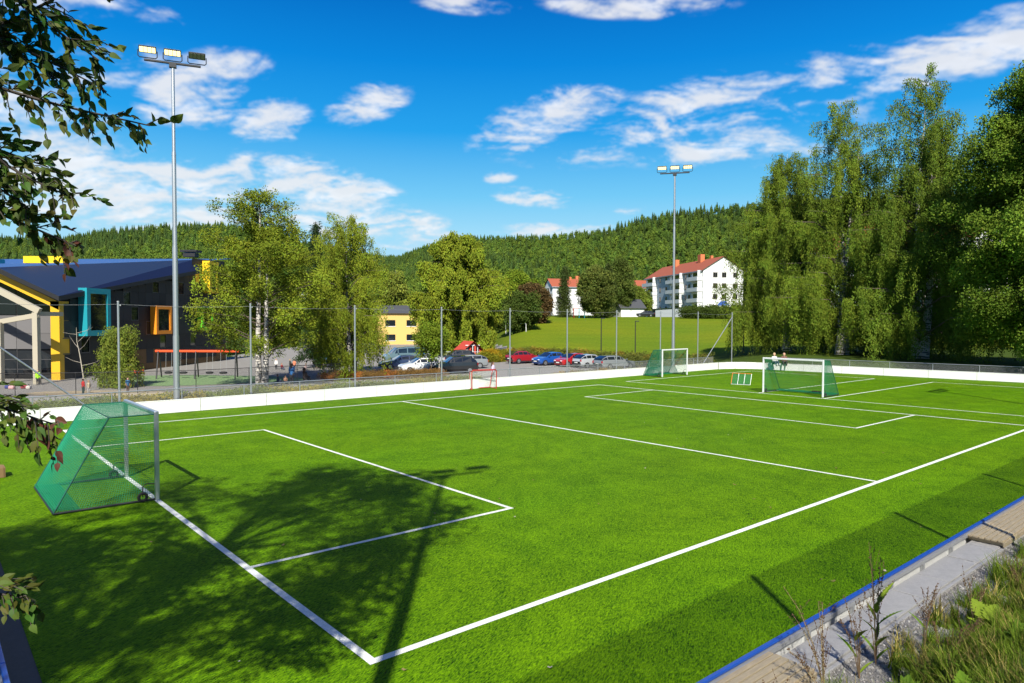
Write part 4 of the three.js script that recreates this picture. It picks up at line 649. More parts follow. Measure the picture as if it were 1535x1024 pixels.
// ---------------------------------------------------------------- apartment blocks and houses
function apartment(o) {
  const { label, x, z, turn, L, D, floors, y, tint = 1, stacks, name = 'apartment_block' } = o, t = thing(name, label, 'building', [x, y, z], turn), Hf = 2.8, H = floors * Hf + 1.0, ridge = H + D * .30;   // local: long wall along +z... front long wall at x=0 facing -x, gable at z=0
  const wall = mat(.70 * tint, .70 * tint, .68 * tint, .8), bay = mat(.34, .40, .45, .8), roofM = mat(.30, .075, .035, .85), frame = mat(.10, .07, .055, .7), win = M.glass, rail = mat(.62, .63, .62, .75);
  part('wall', polys([[[0, 0, 0], [D, 0, 0], [D, H, 0], [D / 2, ridge, 0], [0, H, 0]], [[0, 0, -L], [0, 0, 0], [0, H, 0], [0, H, -L]], [[D, 0, 0], [D, 0, -L], [D, H, -L], [D, H, 0]], [[D, 0, -L], [0, 0, -L], [0, H, -L], [D / 2, ridge, -L], [D, H, -L]]]), wall, t);
  const roof = part('roof', polys([[[-.6, H - .32, .5], [D / 2, ridge + .12, .5], [D / 2, ridge + .12, -L - .5], [-.6, H - .32, -L - .5]], [[D / 2, ridge + .12, .5], [D + .6, H - .32, .5], [D + .6, H - .32, -L - .5], [D / 2, ridge + .12, -L - .5]]]), roofM, t);
  part('eave_board', merge([box(.08, .3, L + 1, -.62, H - .42, -L / 2), box(.08, .3, L + 1, D + .62, H - .42, -L / 2)]), mat(.25, .27, .30, .7), roof);
  for (const [px, pz, w, h] of [[D * .42, -L * .28, 1.2, 2.4], [D * .55, -L * .2, .6, 1.3], [D * .42, -L * .7, 1.2, 2.2]]) part('chimney', box(w, h, w * 1.5, px, ridge + .3, pz), mat(.55, .16, .06, .85), roof);
  const window_ = (a, b, c, d, flip) => { const w = part('window', flip ? box(.06, c, b, -.11, d, a) : box(b, c, .06, a, d, .01), win, t); part('frame', flip ? merge([box(.09, c + .16, .09, -.12, d, a - b / 2), box(.09, c + .16, .09, -.12, d, a + b / 2), box(.09, .09, b - .09, -.12, d + c / 2, a), box(.09, .09, b - .09, -.12, d - c / 2, a), box(.09, c - .1, .07, -.12, d, a)]) : merge([box(.09, c + .16, .1, a - b / 2, d, .02), box(.09, c + .16, .1, a + b / 2, d, .02), box(b, .09, .1, a, d + c / 2, .02), box(b, .09, .1, a, d - c / 2, .02), box(.07, c, .1, a, d, .02)]), frame, w); };
  for (let f = 0; f < floors; f++) { const yy = 1.0 + f * Hf + 1.45; for (const gx of [D * .30, D * .52, D * .80]) window_(gx, 1.15, 1.2, yy, false); }
  for (const [z0, z1, kind] of stacks) for (let f = 0; f < floors; f++) {
    const y0 = 1.0 + f * Hf, mid = -(z0 + z1) / 2, w = z1 - z0;
    if (kind === 'balcony') {
      const b = part('balcony', merge([box(1.5, .16, w, -.75, y0, mid), box(.07, 1.0, w, -1.48, y0 + .5, mid), box(1.46, 1.0, .07, -.75, y0 + .5, mid - w / 2 + .035), box(1.46, 1.0, .07, -.75, y0 + .5, mid + w / 2 - .035)]), rail, t);
      part('window', box(.06, 2.0, w * .72, -.04, y0 + 1.2, mid), win, b);
      part('screen', box(1.3, 1.5, .08, -.72, y0 + 1.85, mid + w / 2 - .1), rail, b);
    } else { part('bay_panel', box(.10, Hf - .02, w, -.05, y0 + Hf / 2 - .1, mid), bay, t); window_(mid - w * .25, .95, 1.25, y0 + 1.45, true); window_(mid + w * .25, .95, 1.25, y0 + 1.45, true); }
  }
  return t;
}
const aptTurn = Math.atan2(7.3, 38);       // long wall runs away from the gable
apartment({ label: 'white four storey apartment block with red roof and balconies above the hedge', x: 49, z: -179, turn: aptTurn, L: 38.7, D: 11.2, floors: 4, y: 5.3, stacks: [[.3, 6.6, 'balcony'], [6.8, 11, 'bay'], [11.2, 20.5, 'balcony'], [20.8, 29.6, 'bay'], [30, 38.4, 'balcony']] });
apartment({ label: 'far white apartment block with red roof half hidden behind the meadow conifers', x: 14.0, z: -302, turn: -1.30, L: 48, D: 11, floors: 4, y: 6.6, stacks: [[1, 6, 'bay'], [6.5, 13, 'balcony'], [14, 22, 'bay'], [22.5, 30, 'balcony'], [31, 38, 'bay'], [39, 46, 'balcony']] });
apartment({ label: 'white apartment block glimpsed through the alder and birch foliage', x: 74, z: -112, turn: .5, L: 30, D: 11, floors: 5, y: 3, stacks: [[1, 7, 'balcony'], [7.5, 14, 'bay'], [15, 22, 'balcony']] });
function house(label, x, z, w, d, h, turn, wallC, roofC, name = 'house', rise = .45) {
  const t = thing(name, label, 'house', [x, groundH(x, z) - .2, z], turn), R0 = h + w * rise / 2;
  part('wall', polys([[[-w / 2, 0, d / 2], [w / 2, 0, d / 2], [w / 2, h, d / 2], [0, R0, d / 2], [-w / 2, h, d / 2]], [[w / 2, 0, -d / 2], [-w / 2, 0, -d / 2], [-w / 2, h, -d / 2], [0, R0, -d / 2], [w / 2, h, -d / 2]], [[w / 2, 0, d / 2], [w / 2, 0, -d / 2], [w / 2, h, -d / 2], [w / 2, h, d / 2]], [[-w / 2, 0, -d / 2], [-w / 2, 0, d / 2], [-w / 2, h, d / 2], [-w / 2, h, -d / 2]]]), wallC, t);
  const o = .45, e = h - o * rise; const rf = part('roof', polys([[[-w / 2 - o, e, d / 2 + o], [0, R0 + .1, d / 2 + o], [0, R0 + .1, -d / 2 - o], [-w / 2 - o, e, -d / 2 - o]], [[0, R0 + .1, d / 2 + o], [w / 2 + o, e, d / 2 + o], [w / 2 + o, e, -d / 2 - o], [0, R0 + .1, -d / 2 - o]]]), roofC, t); if (name !== 'play_hut' && name !== 'garage') part('chimney', box(.7, 1.5, .7, w * .12, R0 + .3, -d * .1), mat(.3, .28, .26, .9), rf);
  const fl = name === 'garage' ? 0 : Math.max(1, Math.round(h / 3)); for (let f = 0; f < fl; f++) for (const k of [-.3, 0, .3]) { const g = part('window', box(w * .17, 1.25, .08, k * w, 1.6 + f * 2.9, d / 2 + .02), M.glass, t); part('frame', merge([box(w * .17 + .16, .1, .1, k * w, 2.25 + f * 2.9, d / 2 + .03), box(w * .17 + .16, .1, .1, k * w, .95 + f * 2.9, d / 2 + .03), box(.08, 1.3, .1, k * w, 1.6 + f * 2.9, d / 2 + .035)]), M.white, g); const s = part('window', box(.08, 1.25, d * .14, w / 2 + .02, 1.6 + f * 2.9, k * d), M.glass, t); part('frame', box(.1, .1, d * .14 + .1, w / 2 + .03, .95 + f * 2.9, k * d), M.white, s); }
  return t;
}
const yel = mat(.62, .42, .13, .85), darkRoof = mat(.055, .058, .065, .8), whiteWall = mat(.68, .68, .66, .85), redRoof = mat(.30, .09, .04, .85);
house('yellow two storey building with dark roof behind the parked van', -21.5, -146, 10, 14, 6.6, -1.35, yel, darkRoof, 'yellow_building', .3);
house('white house with dark roof on the slope behind the birches', -54, -262, 9, 12, 6.2, .9, whiteWall, darkRoof); house('small house with orange tiled roof below the white village house', -49, -240, 9, 11, 4.2, 1.2, mat(.40, .20, .12, .9), redRoof);
house('pale house with red tiled roof among the trees on the left slope', -82, -255, 10, 12, 6, .3, mat(.55, .36, .28, .9), redRoof); house('white house high in the trees behind the spruce', -88, -300, 12, 12, 7, .5, whiteWall, darkRoof);
house('white garage with black hipped roof at the top of the meadow', 28.5, -172, 5, 6.5, 2.6, -1.2, whiteWall, darkRoof, 'garage', .75); house('grey flat garage row below the apartment balconies', 41, -172, 12, 4, 2.2, 0, mat(.26, .29, .32, .85), mat(.30, .31, .32, .8), 'garage', .05);
house('small red wooden play hut beside the parking lot fence', -5.5, -88.5, 2.3, 2.2, 1.8, .5, mat(.50, .055, .03, .75), mat(.44, .05, .03, .75), 'play_hut', .75);

// ---------------------------------------------------------------- cars
const tyreM = M.rubber, rimM = mat(.45, .46, .48, .35, .8), lampM = mat(.75, .77, .8, .15), tailM = mat(.35, .01, .012, .25), plateM = mat(.75, .75, .72, .6), trimM = mat(.02, .02, .022, .7);
const paint = (r, g, b) => new THREE.MeshPhysicalMaterial({ color: lin(r, g, b), roughness: .38, metalness: .15, clearcoat: 1, clearcoatRoughness: .06, side: THREE.DoubleSide });
// stations along the length: [x, sill, belt, roof, half width at belt, half width at roof]; roof = belt where there is no cabin
const SHAPES = {
  hatch: { L: 4.1, st: [[-2.05, .42, .62, .62, .62, .5], [-1.98, .26, .76, .76, .76, .6], [-1.7, .2, .86, .86, .84, .7], [-1.05, .2, .97, .97, .87, .74], [-.95, .2, .98, 1.0, .87, .74], [-.2, .2, 1.0, 1.43, .88, .64], [.5, .2, 1.01, 1.49, .88, .64], [1.2, .2, 1.02, 1.44, .87, .62], [1.72, .22, 1.03, 1.20, .84, .64], [1.95, .28, 1.0, 1.03, .80, .66], [2.05, .42, .74, .74, .70, .6]], wheels: [-1.28, 1.22] },
  wagon: { L: 4.7, st: [[-2.35, .42, .62, .62, .64, .5], [-2.26, .24, .74, .74, .78, .6], [-1.9, .2, .84, .84, .86, .7], [-1.1, .2, .95, .95, .89, .76], [-1.0, .2, .96, .98, .89, .74], [-.2, .2, .98, 1.40, .9, .65], [.6, .2, .99, 1.46, .9, .65], [1.6, .2, 1.0, 1.42, .89, .63], [2.15, .22, 1.0, 1.18, .85, .64], [2.28, .3, .96, .99, .82, .66], [2.35, .44, .7, .7, .72, .6]], wheels: [-1.45, 1.35] },
  suv: { L: 4.45, st: [[-2.22, .5, .74, .74, .66, .52], [-2.12, .32, .9, .9, .82, .66], [-1.8, .28, 1.0, 1.0, .9, .76], [-1.05, .28, 1.08, 1.08, .92, .78], [-.95, .28, 1.09, 1.11, .92, .76], [-.25, .28, 1.1, 1.58, .93, .68], [.6, .28, 1.11, 1.66, .93, .68], [1.5, .28, 1.12, 1.62, .92, .67], [1.98, .3, 1.12, 1.3, .88, .68], [2.12, .36, 1.06, 1.1, .84, .68], [2.22, .5, .8, .8, .74, .6]], wheels: [-1.38, 1.32] },
  van: { L: 5.0, st: [[-2.5, .48, .8, .8, .72, .55], [-2.4, .32, .98, .98, .86, .7], [-2.1, .26, 1.1, 1.1, .94, .8], [-1.75, .26, 1.14, 1.16, .96, .82], [-.95, .26, 1.16, 1.86, .97, .80], [.2, .26, 1.17, 1.96, .97, .82], [1.6, .26, 1.17, 1.96, .97, .82], [2.3, .28, 1.17, 1.9, .96, .82], [2.45, .34, 1.12, 1.6, .94, .82], [2.5, .5, .85, .85, .85, .75]], wheels: [-1.6, 1.55] },
};
function car(label, kind, paintM, x, z, turn, group) {
  const { st, wheels, L } = SHAPES[kind], t = thing('parked_car', label, 'car', [x, groundH(x, z) + .04, z], turn, group);
  const ring = (s, k) => { const [, a, b, c, w, wr] = s; return [[0, a, 0], [w * .86, a, 0], [w, a + .16, 0], [w * 1.01, lerp(a, b, .6), 0], [w * .97, b, 0], [lerp(w * .97, wr, .94), lerp(b, c, .94), 0], [wr * .86, c, 0], [0, c + (c > b + .1 ? .02 : .012), 0]][k]; };
  const pos = [], quad = (list, p, q, r2, s) => list.push(...p, ...q, ...r2, ...p, ...r2, ...s), glassP = [];
  for (let i = 0; i + 1 < st.length; i++) for (const sd of [-1, 1]) for (let k = 0; k < 7; k++) {
    const P = (s, kk) => { const q = ring(s, kk); return [s[0], q[1], q[0] * sd]; };
    quad(pos, P(st[i], k), P(st[i + 1], k), P(st[i + 1], k + 1), P(st[i], k + 1));
    if (k === 4) { const hA = st[i][3] - st[i][2], hB = st[i + 1][3] - st[i + 1][2]; if (hA > .015 || hB > .015) { const Q = (s, f, e) => { const a = ring(s, 4), b = ring(s, 5); return [s[0], lerp(a[1], b[1], f), (lerp(a[0], b[0], f) + .006) * sd]; }; const ins = (s0, s1, f, g) => { const a = Q(s0, g), b = Q(s1, g); return [lerp(a[0], b[0], f), lerp(a[1], b[1], f), lerp(a[2], b[2], f)]; }; quad(glassP, ins(st[i], st[i + 1], .05, .12), ins(st[i], st[i + 1], .95, .12), ins(st[i], st[i + 1], .95, .86), ins(st[i], st[i + 1], .05, .86)); } }
    if (k === 6 || k === 5) { const rise = (st[i + 1][3] - st[i][3]) / (st[i + 1][0] - st[i][0]); if (Math.abs(rise) > .38 && Math.max(st[i][3] - st[i][2], st[i + 1][3] - st[i + 1][2]) > .12) { const up = (p) => [p[0] + (rise > 0 ? -.012 : .012), p[1] + .01, p[2]]; const A = up(P(st[i], k)), B = up(P(st[i + 1], k)), C = up(P(st[i + 1], k + 1)), Dd = up(P(st[i], k + 1)); quad(glassP, A, B, C, Dd); } }
  }
  const mk = (a) => { const g = new THREE.BufferGeometry(); g.setAttribute('position', new THREE.Float32BufferAttribute(a, 3)); g.setAttribute('uv', new THREE.Float32BufferAttribute(new Float32Array(a.length / 3 * 2), 2)); g.computeVertexNormals(); return g; };
  part('body', mk(pos), paintM, t); part('windows', mk(glassP), M.glass, t);
  part('sill_trim', merge([box(L * .5, .1, .04, 0, .28, .9), box(L * .5, .1, .04, 0, .28, -.9)]), trimM, t);
  const f = st[1], b = st[st.length - 2];
  part('front_bumper', rbox(.14, .22, f[4] * 1.9, .05, st[0][0] + .09, .44, 0), trimM, t); part('rear_bumper', rbox(.14, .22, b[4] * 1.9, .05, st[st.length - 1][0] - .07, .48, 0), trimM, t);
  for (const s of [-1, 1]) { part('headlight', rbox(.16, .14, .34, .04, f[0] + .03, f[2] - .09, s * (f[4] - .24)), lampM, t); part('tail_light', rbox(.1, .26, .18, .03, b[0] + .03, b[2] - .16, s * (b[4] - .1)), tailM, t); part('mirror', rbox(.12, .12, .16, .03, -L * .19, st[4][2] + .1, s * (st[4][4] + .1)), paintM, t); }
  part('number_plate', box(.02, .11, .5, st[st.length - 1][0] + .005, .62, 0), plateM, t); part('number_plate', box(.02, .11, .5, st[0][0] - .01, .5, 0), plateM, t);
  for (const wx of wheels) for (const s of [-1, 1]) { const w = part('wheel', new THREE.CylinderGeometry(.325, .325, .2, 22).rotateX(Math.PI / 2).translate(wx, .325, s * .83), tyreM, t); part('rim', merge([new THREE.CylinderGeometry(.2, .2, .02, 16).rotateX(Math.PI / 2).translate(wx, .325, s * .935), new THREE.CylinderGeometry(.07, .07, .03, 10).rotateX(Math.PI / 2).translate(wx, .325, s * .945)]), rimM, w); }
  return t;
}
const PA = { red: paint(.42, .012, .014), darkRed: paint(.33, .012, .02), blue: paint(.012, .085, .36), white: paint(.72, .72, .71), black: paint(.014, .015, .018), navy: paint(.02, .035, .09), grey: paint(.22, .24, .25), silver: paint(.42, .44, .45), teal: paint(.10, .16, .18) };
const face = (dx, dz) => Math.atan2(-(-dz), -dx) ;   // the car's front (-x) towards (dx, dz)
car('dark red hatchback at the path end of the row below the meadow', 'hatch', PA.darkRed, 1.3, -83.5, face(.82, -.57), 'cars parked along the meadow');
car('bright blue compact car parked facing the pitch below the meadow', 'hatch', PA.blue, 4.3, -80.6, face(-.80, .6), 'cars parked along the meadow');
car('bright red car parked facing the pitch between the blue and the silver cars', 'hatch', PA.red, 6.7, -78.2, face(-.80, .6), 'cars parked along the meadow');
car('silver grey hatchback with its rear to the car park, beside the bright red car', 'hatch', PA.silver, 8.6, -76.2, face(.82, -.57), 'cars parked along the meadow');
car('dark grey estate car at the end of the meadow row next to the fence posts', 'wagon', PA.grey, 10.9, -74.0, face(.84, -.54), 'cars parked along the meadow');
car('white hatchback parked behind the staked tree', 'hatch', PA.white, -9.0, -68.0, face(-.9, .43), 'cars parked beside the schoolyard'); car('black hatchback parked beside the white hatchback', 'suv', PA.black, -5.6, -67.2, face(-.93, .37), 'cars parked beside the schoolyard');
car('dark blue car parked behind the white hatchback', 'wagon', PA.navy, -11.6, -73.2, face(-.92, .4), 'cars parked beside the schoolyard'); car('grey green van parked in front of the yellow building', 'van', PA.teal, -13.0, -83.5, face(-.9, .42), 'cars parked beside the schoolyard');
car('black off-roader parked behind the slim staked tree', 'suv', PA.black, -6.6, -82.5, face(-.95, .3), 'cars parked beside the schoolyard'); car('dark car standing in the shade under the schoolyard trees', 'wagon', PA.navy, -19.6, -77, face(-.7, .7), 'cars parked beside the schoolyard');
car('silver hatchback parked behind the white hatchback next to the van', 'hatch', PA.silver, -9.6, -77.5, face(-.92, .4), 'cars parked beside the schoolyard'); car('grey estate car parked behind the black hatchback', 'wagon', PA.grey, -5.0, -74.5, face(-.93, .37), 'cars parked beside the schoolyard');
car('black car in front of the white garage at the top of the meadow', 'wagon', PA.black, 32.5, -171, face(-1, .1));

// ---------------------------------------------------------------- people
const SKIN = [.50, .30, .20];
function person(label, x, z, turn, H, c, pose = 'stand', y = null) {   // c: {top, legs, hair, shoe}
  const P = {}, walk = pose === 'walk' ? 1 : 0, sit = pose === 'sit', hip = sit ? .14 : .50, k = H;
  P.hip = [0, hip, 0]; P.chest = [0, hip + .24, sit ? .02 : .01]; P.neck = [0, hip + .335, 0]; P.head = [0, hip + .425, .012];
  const bones = [], B = (a, b, ra, rb, col) => bones.push([a, b, ra, rb, col]);
  B(P.hip, P.chest, .082, .088, c.top); B(P.chest, P.neck, .075, .034, c.top); B(P.neck, [0, hip + .38, .005], .03, .034, SKIN); B([0, hip + .40, .01], [0, hip + .445, .005], .055, .058, SKIN); B([0, hip + .405, .055], [0, hip + .412, .066], .012, .010, SKIN);
  B([0, hip + .44, -.012], [0, hip + .462, -.006], .062, .058, c.hair); if (c.long) B([0, hip + .43, -.04], [0, hip + .27, -.075], .045, .034, c.hair);
  for (const s of [-1, 1]) {
    const sh = [s * .098, hip + .30, 0], el = walk ? [s * .13, hip + .14, s * .05] : sit ? [s * .13, hip + .15, .05] : [s * .128, hip + .14, -.005], ha = walk ? [s * .12, hip + .0, s * .10 + .03] : sit ? [s * .07, hip + .10, .16] : [s * .125, hip - .01, .04];
    B(sh, el, .036, .029, c.top); B(el, ha, .028, .018, c.bare ? SKIN : c.top); B(ha, [ha[0], ha[1] - .045, ha[2] + .012], .018, .013, SKIN); B([ha[0], ha[1] - .01, ha[2] + .01], [ha[0] - s * .012, ha[1] - .035, ha[2] + .03], .008, .006, SKIN);
    const hp = [s * .048, hip - .01, 0], kn = sit ? [s * .08, hip + .07, .22] : [s * .052, .27, walk * s * .09 + .012], an = sit ? [s * .07, .04, .30] : [s * .05, .045, walk * s * .17 - .01];
    B(hp, kn, .062, .043, c.legs); B(kn, an, .042, .027, c.legs); B([an[0], .026, an[2] - .01], [an[0], .020, an[2] + .095], .024, .019, c.shoe || [.03, .03, .035]);
  }
  const N = 46, S = .54, mc = new MarchingCubes(N, M.white, false, false, 40000), f = mc.field, cy = sit ? .33 : .5, V = bones.map(([a, b, ra, rb, col]) => ({ a: V3(...a), d: V3(...b).sub(V3(...a)), ra, rb, col })), p = V3(), q = V3();
  const sd = (b) => { q.copy(p).sub(b.a); const t = clamp(q.dot(b.d) / Math.max(1e-6, b.d.lengthSq())); return q.addScaledVector(b.d, -t).length() - lerp(b.ra, b.rb, t); };
  for (let iz = 0; iz < N; iz++) for (let iy = 0; iy < N; iy++) for (let ix = 0; ix < N; ix++) { p.set((ix - N / 2) / (N / 2) * S, (iy - N / 2) / (N / 2) * S + cy, (iz - N / 2) / (N / 2) * S); let m = 9; for (const b of V) { const d = sd(b), h = Math.max(.018 - Math.abs(m - d), 0) / .018; m = Math.min(m, d) - h * h * .018 * .25; } f[ix + iy * N + iz * N * N] = -m; }
  mc.isolation = 0; mc.update();
  const n = mc.count, pa = new Float32Array(n * 3), ca = new Float32Array(n * 3);
  for (let i = 0; i < n; i++) { p.set(mc.positionArray[i * 3] * S, mc.positionArray[i * 3 + 1] * S + cy, mc.positionArray[i * 3 + 2] * S); let best = 9, col = c.top; for (const b of V) { const d = sd(b); if (d < best) { best = d; col = b.col; } } pa.set([p.x * k, p.y * k, p.z * k], i * 3); ca.set(col, i * 3); }
  const g = new THREE.BufferGeometry(); g.setAttribute('position', new THREE.BufferAttribute(pa, 3)); g.setAttribute('color', new THREE.BufferAttribute(ca, 3)); g.computeVertexNormals();
  const m = part('person', g, new THREE.MeshStandardMaterial({ vertexColors: true, roughness: .85, side: THREE.DoubleSide }), scene); m.name = numbered('person'); m.position.set(x, (y ?? groundH(x, z) + .03), z); m.rotation.y = turn; m.userData = { label, category: 'person' };
}
const jeans = [.035, .05, .10], dk = [.03, .03, .035], brownHair = [.06, .03, .015], fair = [.42, .30, .14];
person('person with long brown hair in a lavender top walking past the fence', -1.6, -58.2, 1.9, 1.68, { top: [.55, .48, .68], legs: [.06, .06, .08], hair: brownHair, long: 1 }, 'walk');
person('adult in a blue jacket standing among the seated children', -17.6, -55.5, 3.0, 1.68, { top: [.025, .14, .38], legs: dk, hair: brownHair, long: 1 }); person('adult in dark clothes with brown hair sitting on the playground edge', -16.6, -55.6, 2.6, 1.65, { top: [.07, .05, .045], legs: dk, hair: brownHair, long: 1 }, 'sit', -.75);
person('child in a dark top sitting beside the blue jacketed adult', -18.9, -56.0, 2.2, 1.15, { top: [.06, .09, .14], legs: jeans, hair: brownHair }, 'sit'); person('child in a brown top sitting near the birch trunk', -18.2, -55.8, .6, 1.05, { top: [.30, .16, .10], legs: dk, hair: fair }, 'sit');
person('child in a red shirt on the grass by the fence', -29.4, -47.6, 2.7, 1.06, { top: [.50, .03, .03], legs: [.03, .06, .06], hair: brownHair }); person('fair child in a beige jacket beside the red shirted child', -28.9, -47.4, 1.2, .98, { top: [.55, .46, .32], legs: [.5, .5, .48], hair: fair }); person('child in a blue top playing near the green play surface', -27.0, -48.8, .9, 1.05, { top: [.03, .13, .27], legs: [.12, .08, .06], hair: brownHair, bare: 1 });
person('child in a yellow vest at the back of the playground', -26.4, -72.5, 1.4, 1.1, { top: [.78, .72, .02], legs: jeans, hair: fair }); person('child in a lime vest beside the timber post', -37.0, -54.2, .4, 1.2, { top: [.40, .85, .02], legs: dk, hair: brownHair });
[['child in a white top at the back of the playground', -24.5, -72.2, [.7, .7, .68]], ['child in a dark red top in the tree shade', -23.7, -71.5, [.22, .03, .03]], ['child in a black top in the tree shade', -23.0, -72, [.03, .03, .03]], ['child in an orange top under the trees', -22.3, -71.2, [.6, .2, .1]], ['child in a pale pink top standing by the trees', -21.2, -71.5, [.6, .42, .38]], ['child in a cream top standing alone near the car', -19.4, -71.5, [.7, .62, .5]]].forEach(([l, x, z, c], i) => person(l, x, z, i * 1.1, 1.1, { top: c, legs: i % 2 ? jeans : dk, hair: i % 2 ? brownHair : fair }, i % 3 === 1 ? 'sit' : 'stand'));
person('fair haired person in white sitting behind the railing under the birches', 22.0, -58.3, .2, 1.68, { top: [.65, .63, .6], legs: jeans, hair: fair, long: 1 }, 'sit', .42); person('brown haired person in dark clothes sitting beside the fair haired one', 22.9, -58.5, -.2, 1.7, { top: [.16, .08, .06], legs: dk, hair: brownHair, long: 1 }, 'sit', .42);

// ---------------------------------------------------------------- playground and small things
{
  const g0 = -1, t = thing('swing_set', 'black swing frame with orange red beam and tyre seats on the green play surface', 'swing', [-27.6, g0 + .03, -61]), frame = mat(.018, .018, .02, .5);
  part('beam', rbox(7.4, .2, .16, .04, 0, 2.38, 0), mat(.80, .085, .02, .45), t);
  for (const x of [-3.4, -.1, 3.4]) for (const s of [-1, 1]) part('leg', bar([x, 2.36, s * .08], [x + s * .3, 0, s * 1.05], .06, .06, 8), frame, t);
  for (const x of [-2.5, -1.2, 1.1, 2.3]) { const seat = part('tyre_seat', new THREE.TorusGeometry(.24, .09, 8, 18).rotateX(Math.PI / 2).translate(x, .5, .1), M.rubber, t); for (const s of [-1, 1]) part('chain', bar([x + s * .25, .52, .1], [x + s * .25, 2.3, 0], .012, .012, 5), M.galvDull, seat); }
  const gs = []; for (let k = 0; k < 40; k++) { const a = k / 40 * 6.283, rr = 1 + .12 * Math.sin(a * 3 + 1); gs.push([-26.8 + Math.cos(a) * 8.2 * rr, -59.2 - Math.sin(a) * 5.2 * rr]); }
  const gt = speckle(256, 2, [.13, .22, .085], [.21, .31, .13], 71, { contrast: .6 }); drape('green_play_surface', gs, new THREE.MeshStandardMaterial({ map: gt.map, roughness: .9, side: THREE.DoubleSide }), .05, .4);
  const s2 = speckle(256, 2, [.30, .24, .15], [.42, .34, .22], 72, { contrast: .7 }); const sand = []; for (let k = 0; k < 30; k++) { const a = k / 30 * 6.283; sand.push([-28.5 + Math.cos(a) * 5, -48.2 - Math.sin(a) * 1.8]); } drape('sand_patch', sand, new THREE.MeshStandardMaterial({ map: s2.map, roughness: .95, side: THREE.DoubleSide }), .045, .4);
  const h = thing('spring_rider', 'red spring rider on the playground beside the school wall', 'play equipment', [-32.2, g0 + .03, -59.8], .6); part('body', rbox(.95, .42, .3, .1, 0, .62, 0), M.red, h); part('head', rbox(.3, .6, .26, .08, -.5, 1.0, 0), M.red, h); part('seat', rbox(.4, .08, .34, .03, .1, .86, 0), M.black, h); part('spring', new THREE.TorusGeometry(.13, .025, 6, 18).rotateX(Math.PI / 2).translate(0, .2, 0).scale(1, 1.6, 1), M.black, h); part('handle', bar([-.4, .95, -.25], [-.4, .95, .25], .02, .02, 6), M.black, h);
  const p = thing('play_tower', 'small play tower with blue roof and red panels in front of the apartment gable', 'play equipment', [50.6, 5.0, -167], .3), bl = mat(.03, .10, .42, .6); for (const x of [-.9, .9]) for (const z of [-.9, .9]) part('post', box(.14, 3.0, .14, x, 1.5, z), bl, p); part('platform', box(1.9, .12, 1.9, 0, 1.0, 0), M.wood, p); part('panel', box(1.7, .9, .06, 0, 1.5, .92), M.red, p); part('panel', box(1.7, .7, .06, 0, .5, .92), M.red, p); part('roof', polys([[[-1.1, 2.9, 1.1], [1.1, 2.9, 1.1], [0, 4.0, 1.1]], [[-1.1, 2.9, 1.1], [0, 4.0, 1.1], [0, 4.0, -1.1], [-1.1, 2.9, -1.1]], [[0, 4.0, 1.1], [1.1, 2.9, 1.1], [1.1, 2.9, -1.1], [0, 4.0, -1.1]]]), bl, p);
  const c = thing('climbing_frame', 'small red and turquoise climbing frame below the far apartment block', 'play equipment', [15.2, groundH(15.2, -158), -158]); for (const x of [-1.2, 0, 1.2]) for (const z of [-.5, .5]) part('post', bar([x, 0, z], [x, 2.2, z], .06, .06, 6), x < 0 ? M.red : mat(.02, .30, .36, .6), c); part('rail', merge([bar([-1.2, 2.2, -.5], [1.2, 2.2, -.5], .05), bar([-1.2, 2.2, .5], [1.2, 2.2, .5], .05)]), M.red, c); part('slide', polys([[[1.2, 1.4, -.4], [2.8, .2, -.4], [2.8, .2, .4], [1.2, 1.4, .4]]]), mat(.02, .30, .36, .5), c);
  const bags = [[.25, .08, .3], [.5, .1, .14], [.05, .06, .22], [.6, .35, .35], [.3, .05, .06], [.55, .5, .45]]; bags.forEach((cc, i) => { const b = thing('satchel', ['dark blue', 'red', 'navy', 'pink', 'maroon', 'pale'][i] + ' bag lying on the schoolyard near the timber posts', 'bag', [-38.6 + i * .62, g0 + .03, -51.4 + (i % 2) * .4], i); part('bag_body', rbox(.42, .26, .3, .09, 0, .13, 0), mat(...cc, .85), b); part('strap', new THREE.TorusGeometry(.12, .018, 6, 14, Math.PI).translate(0, .24, 0), M.black, b); });
}
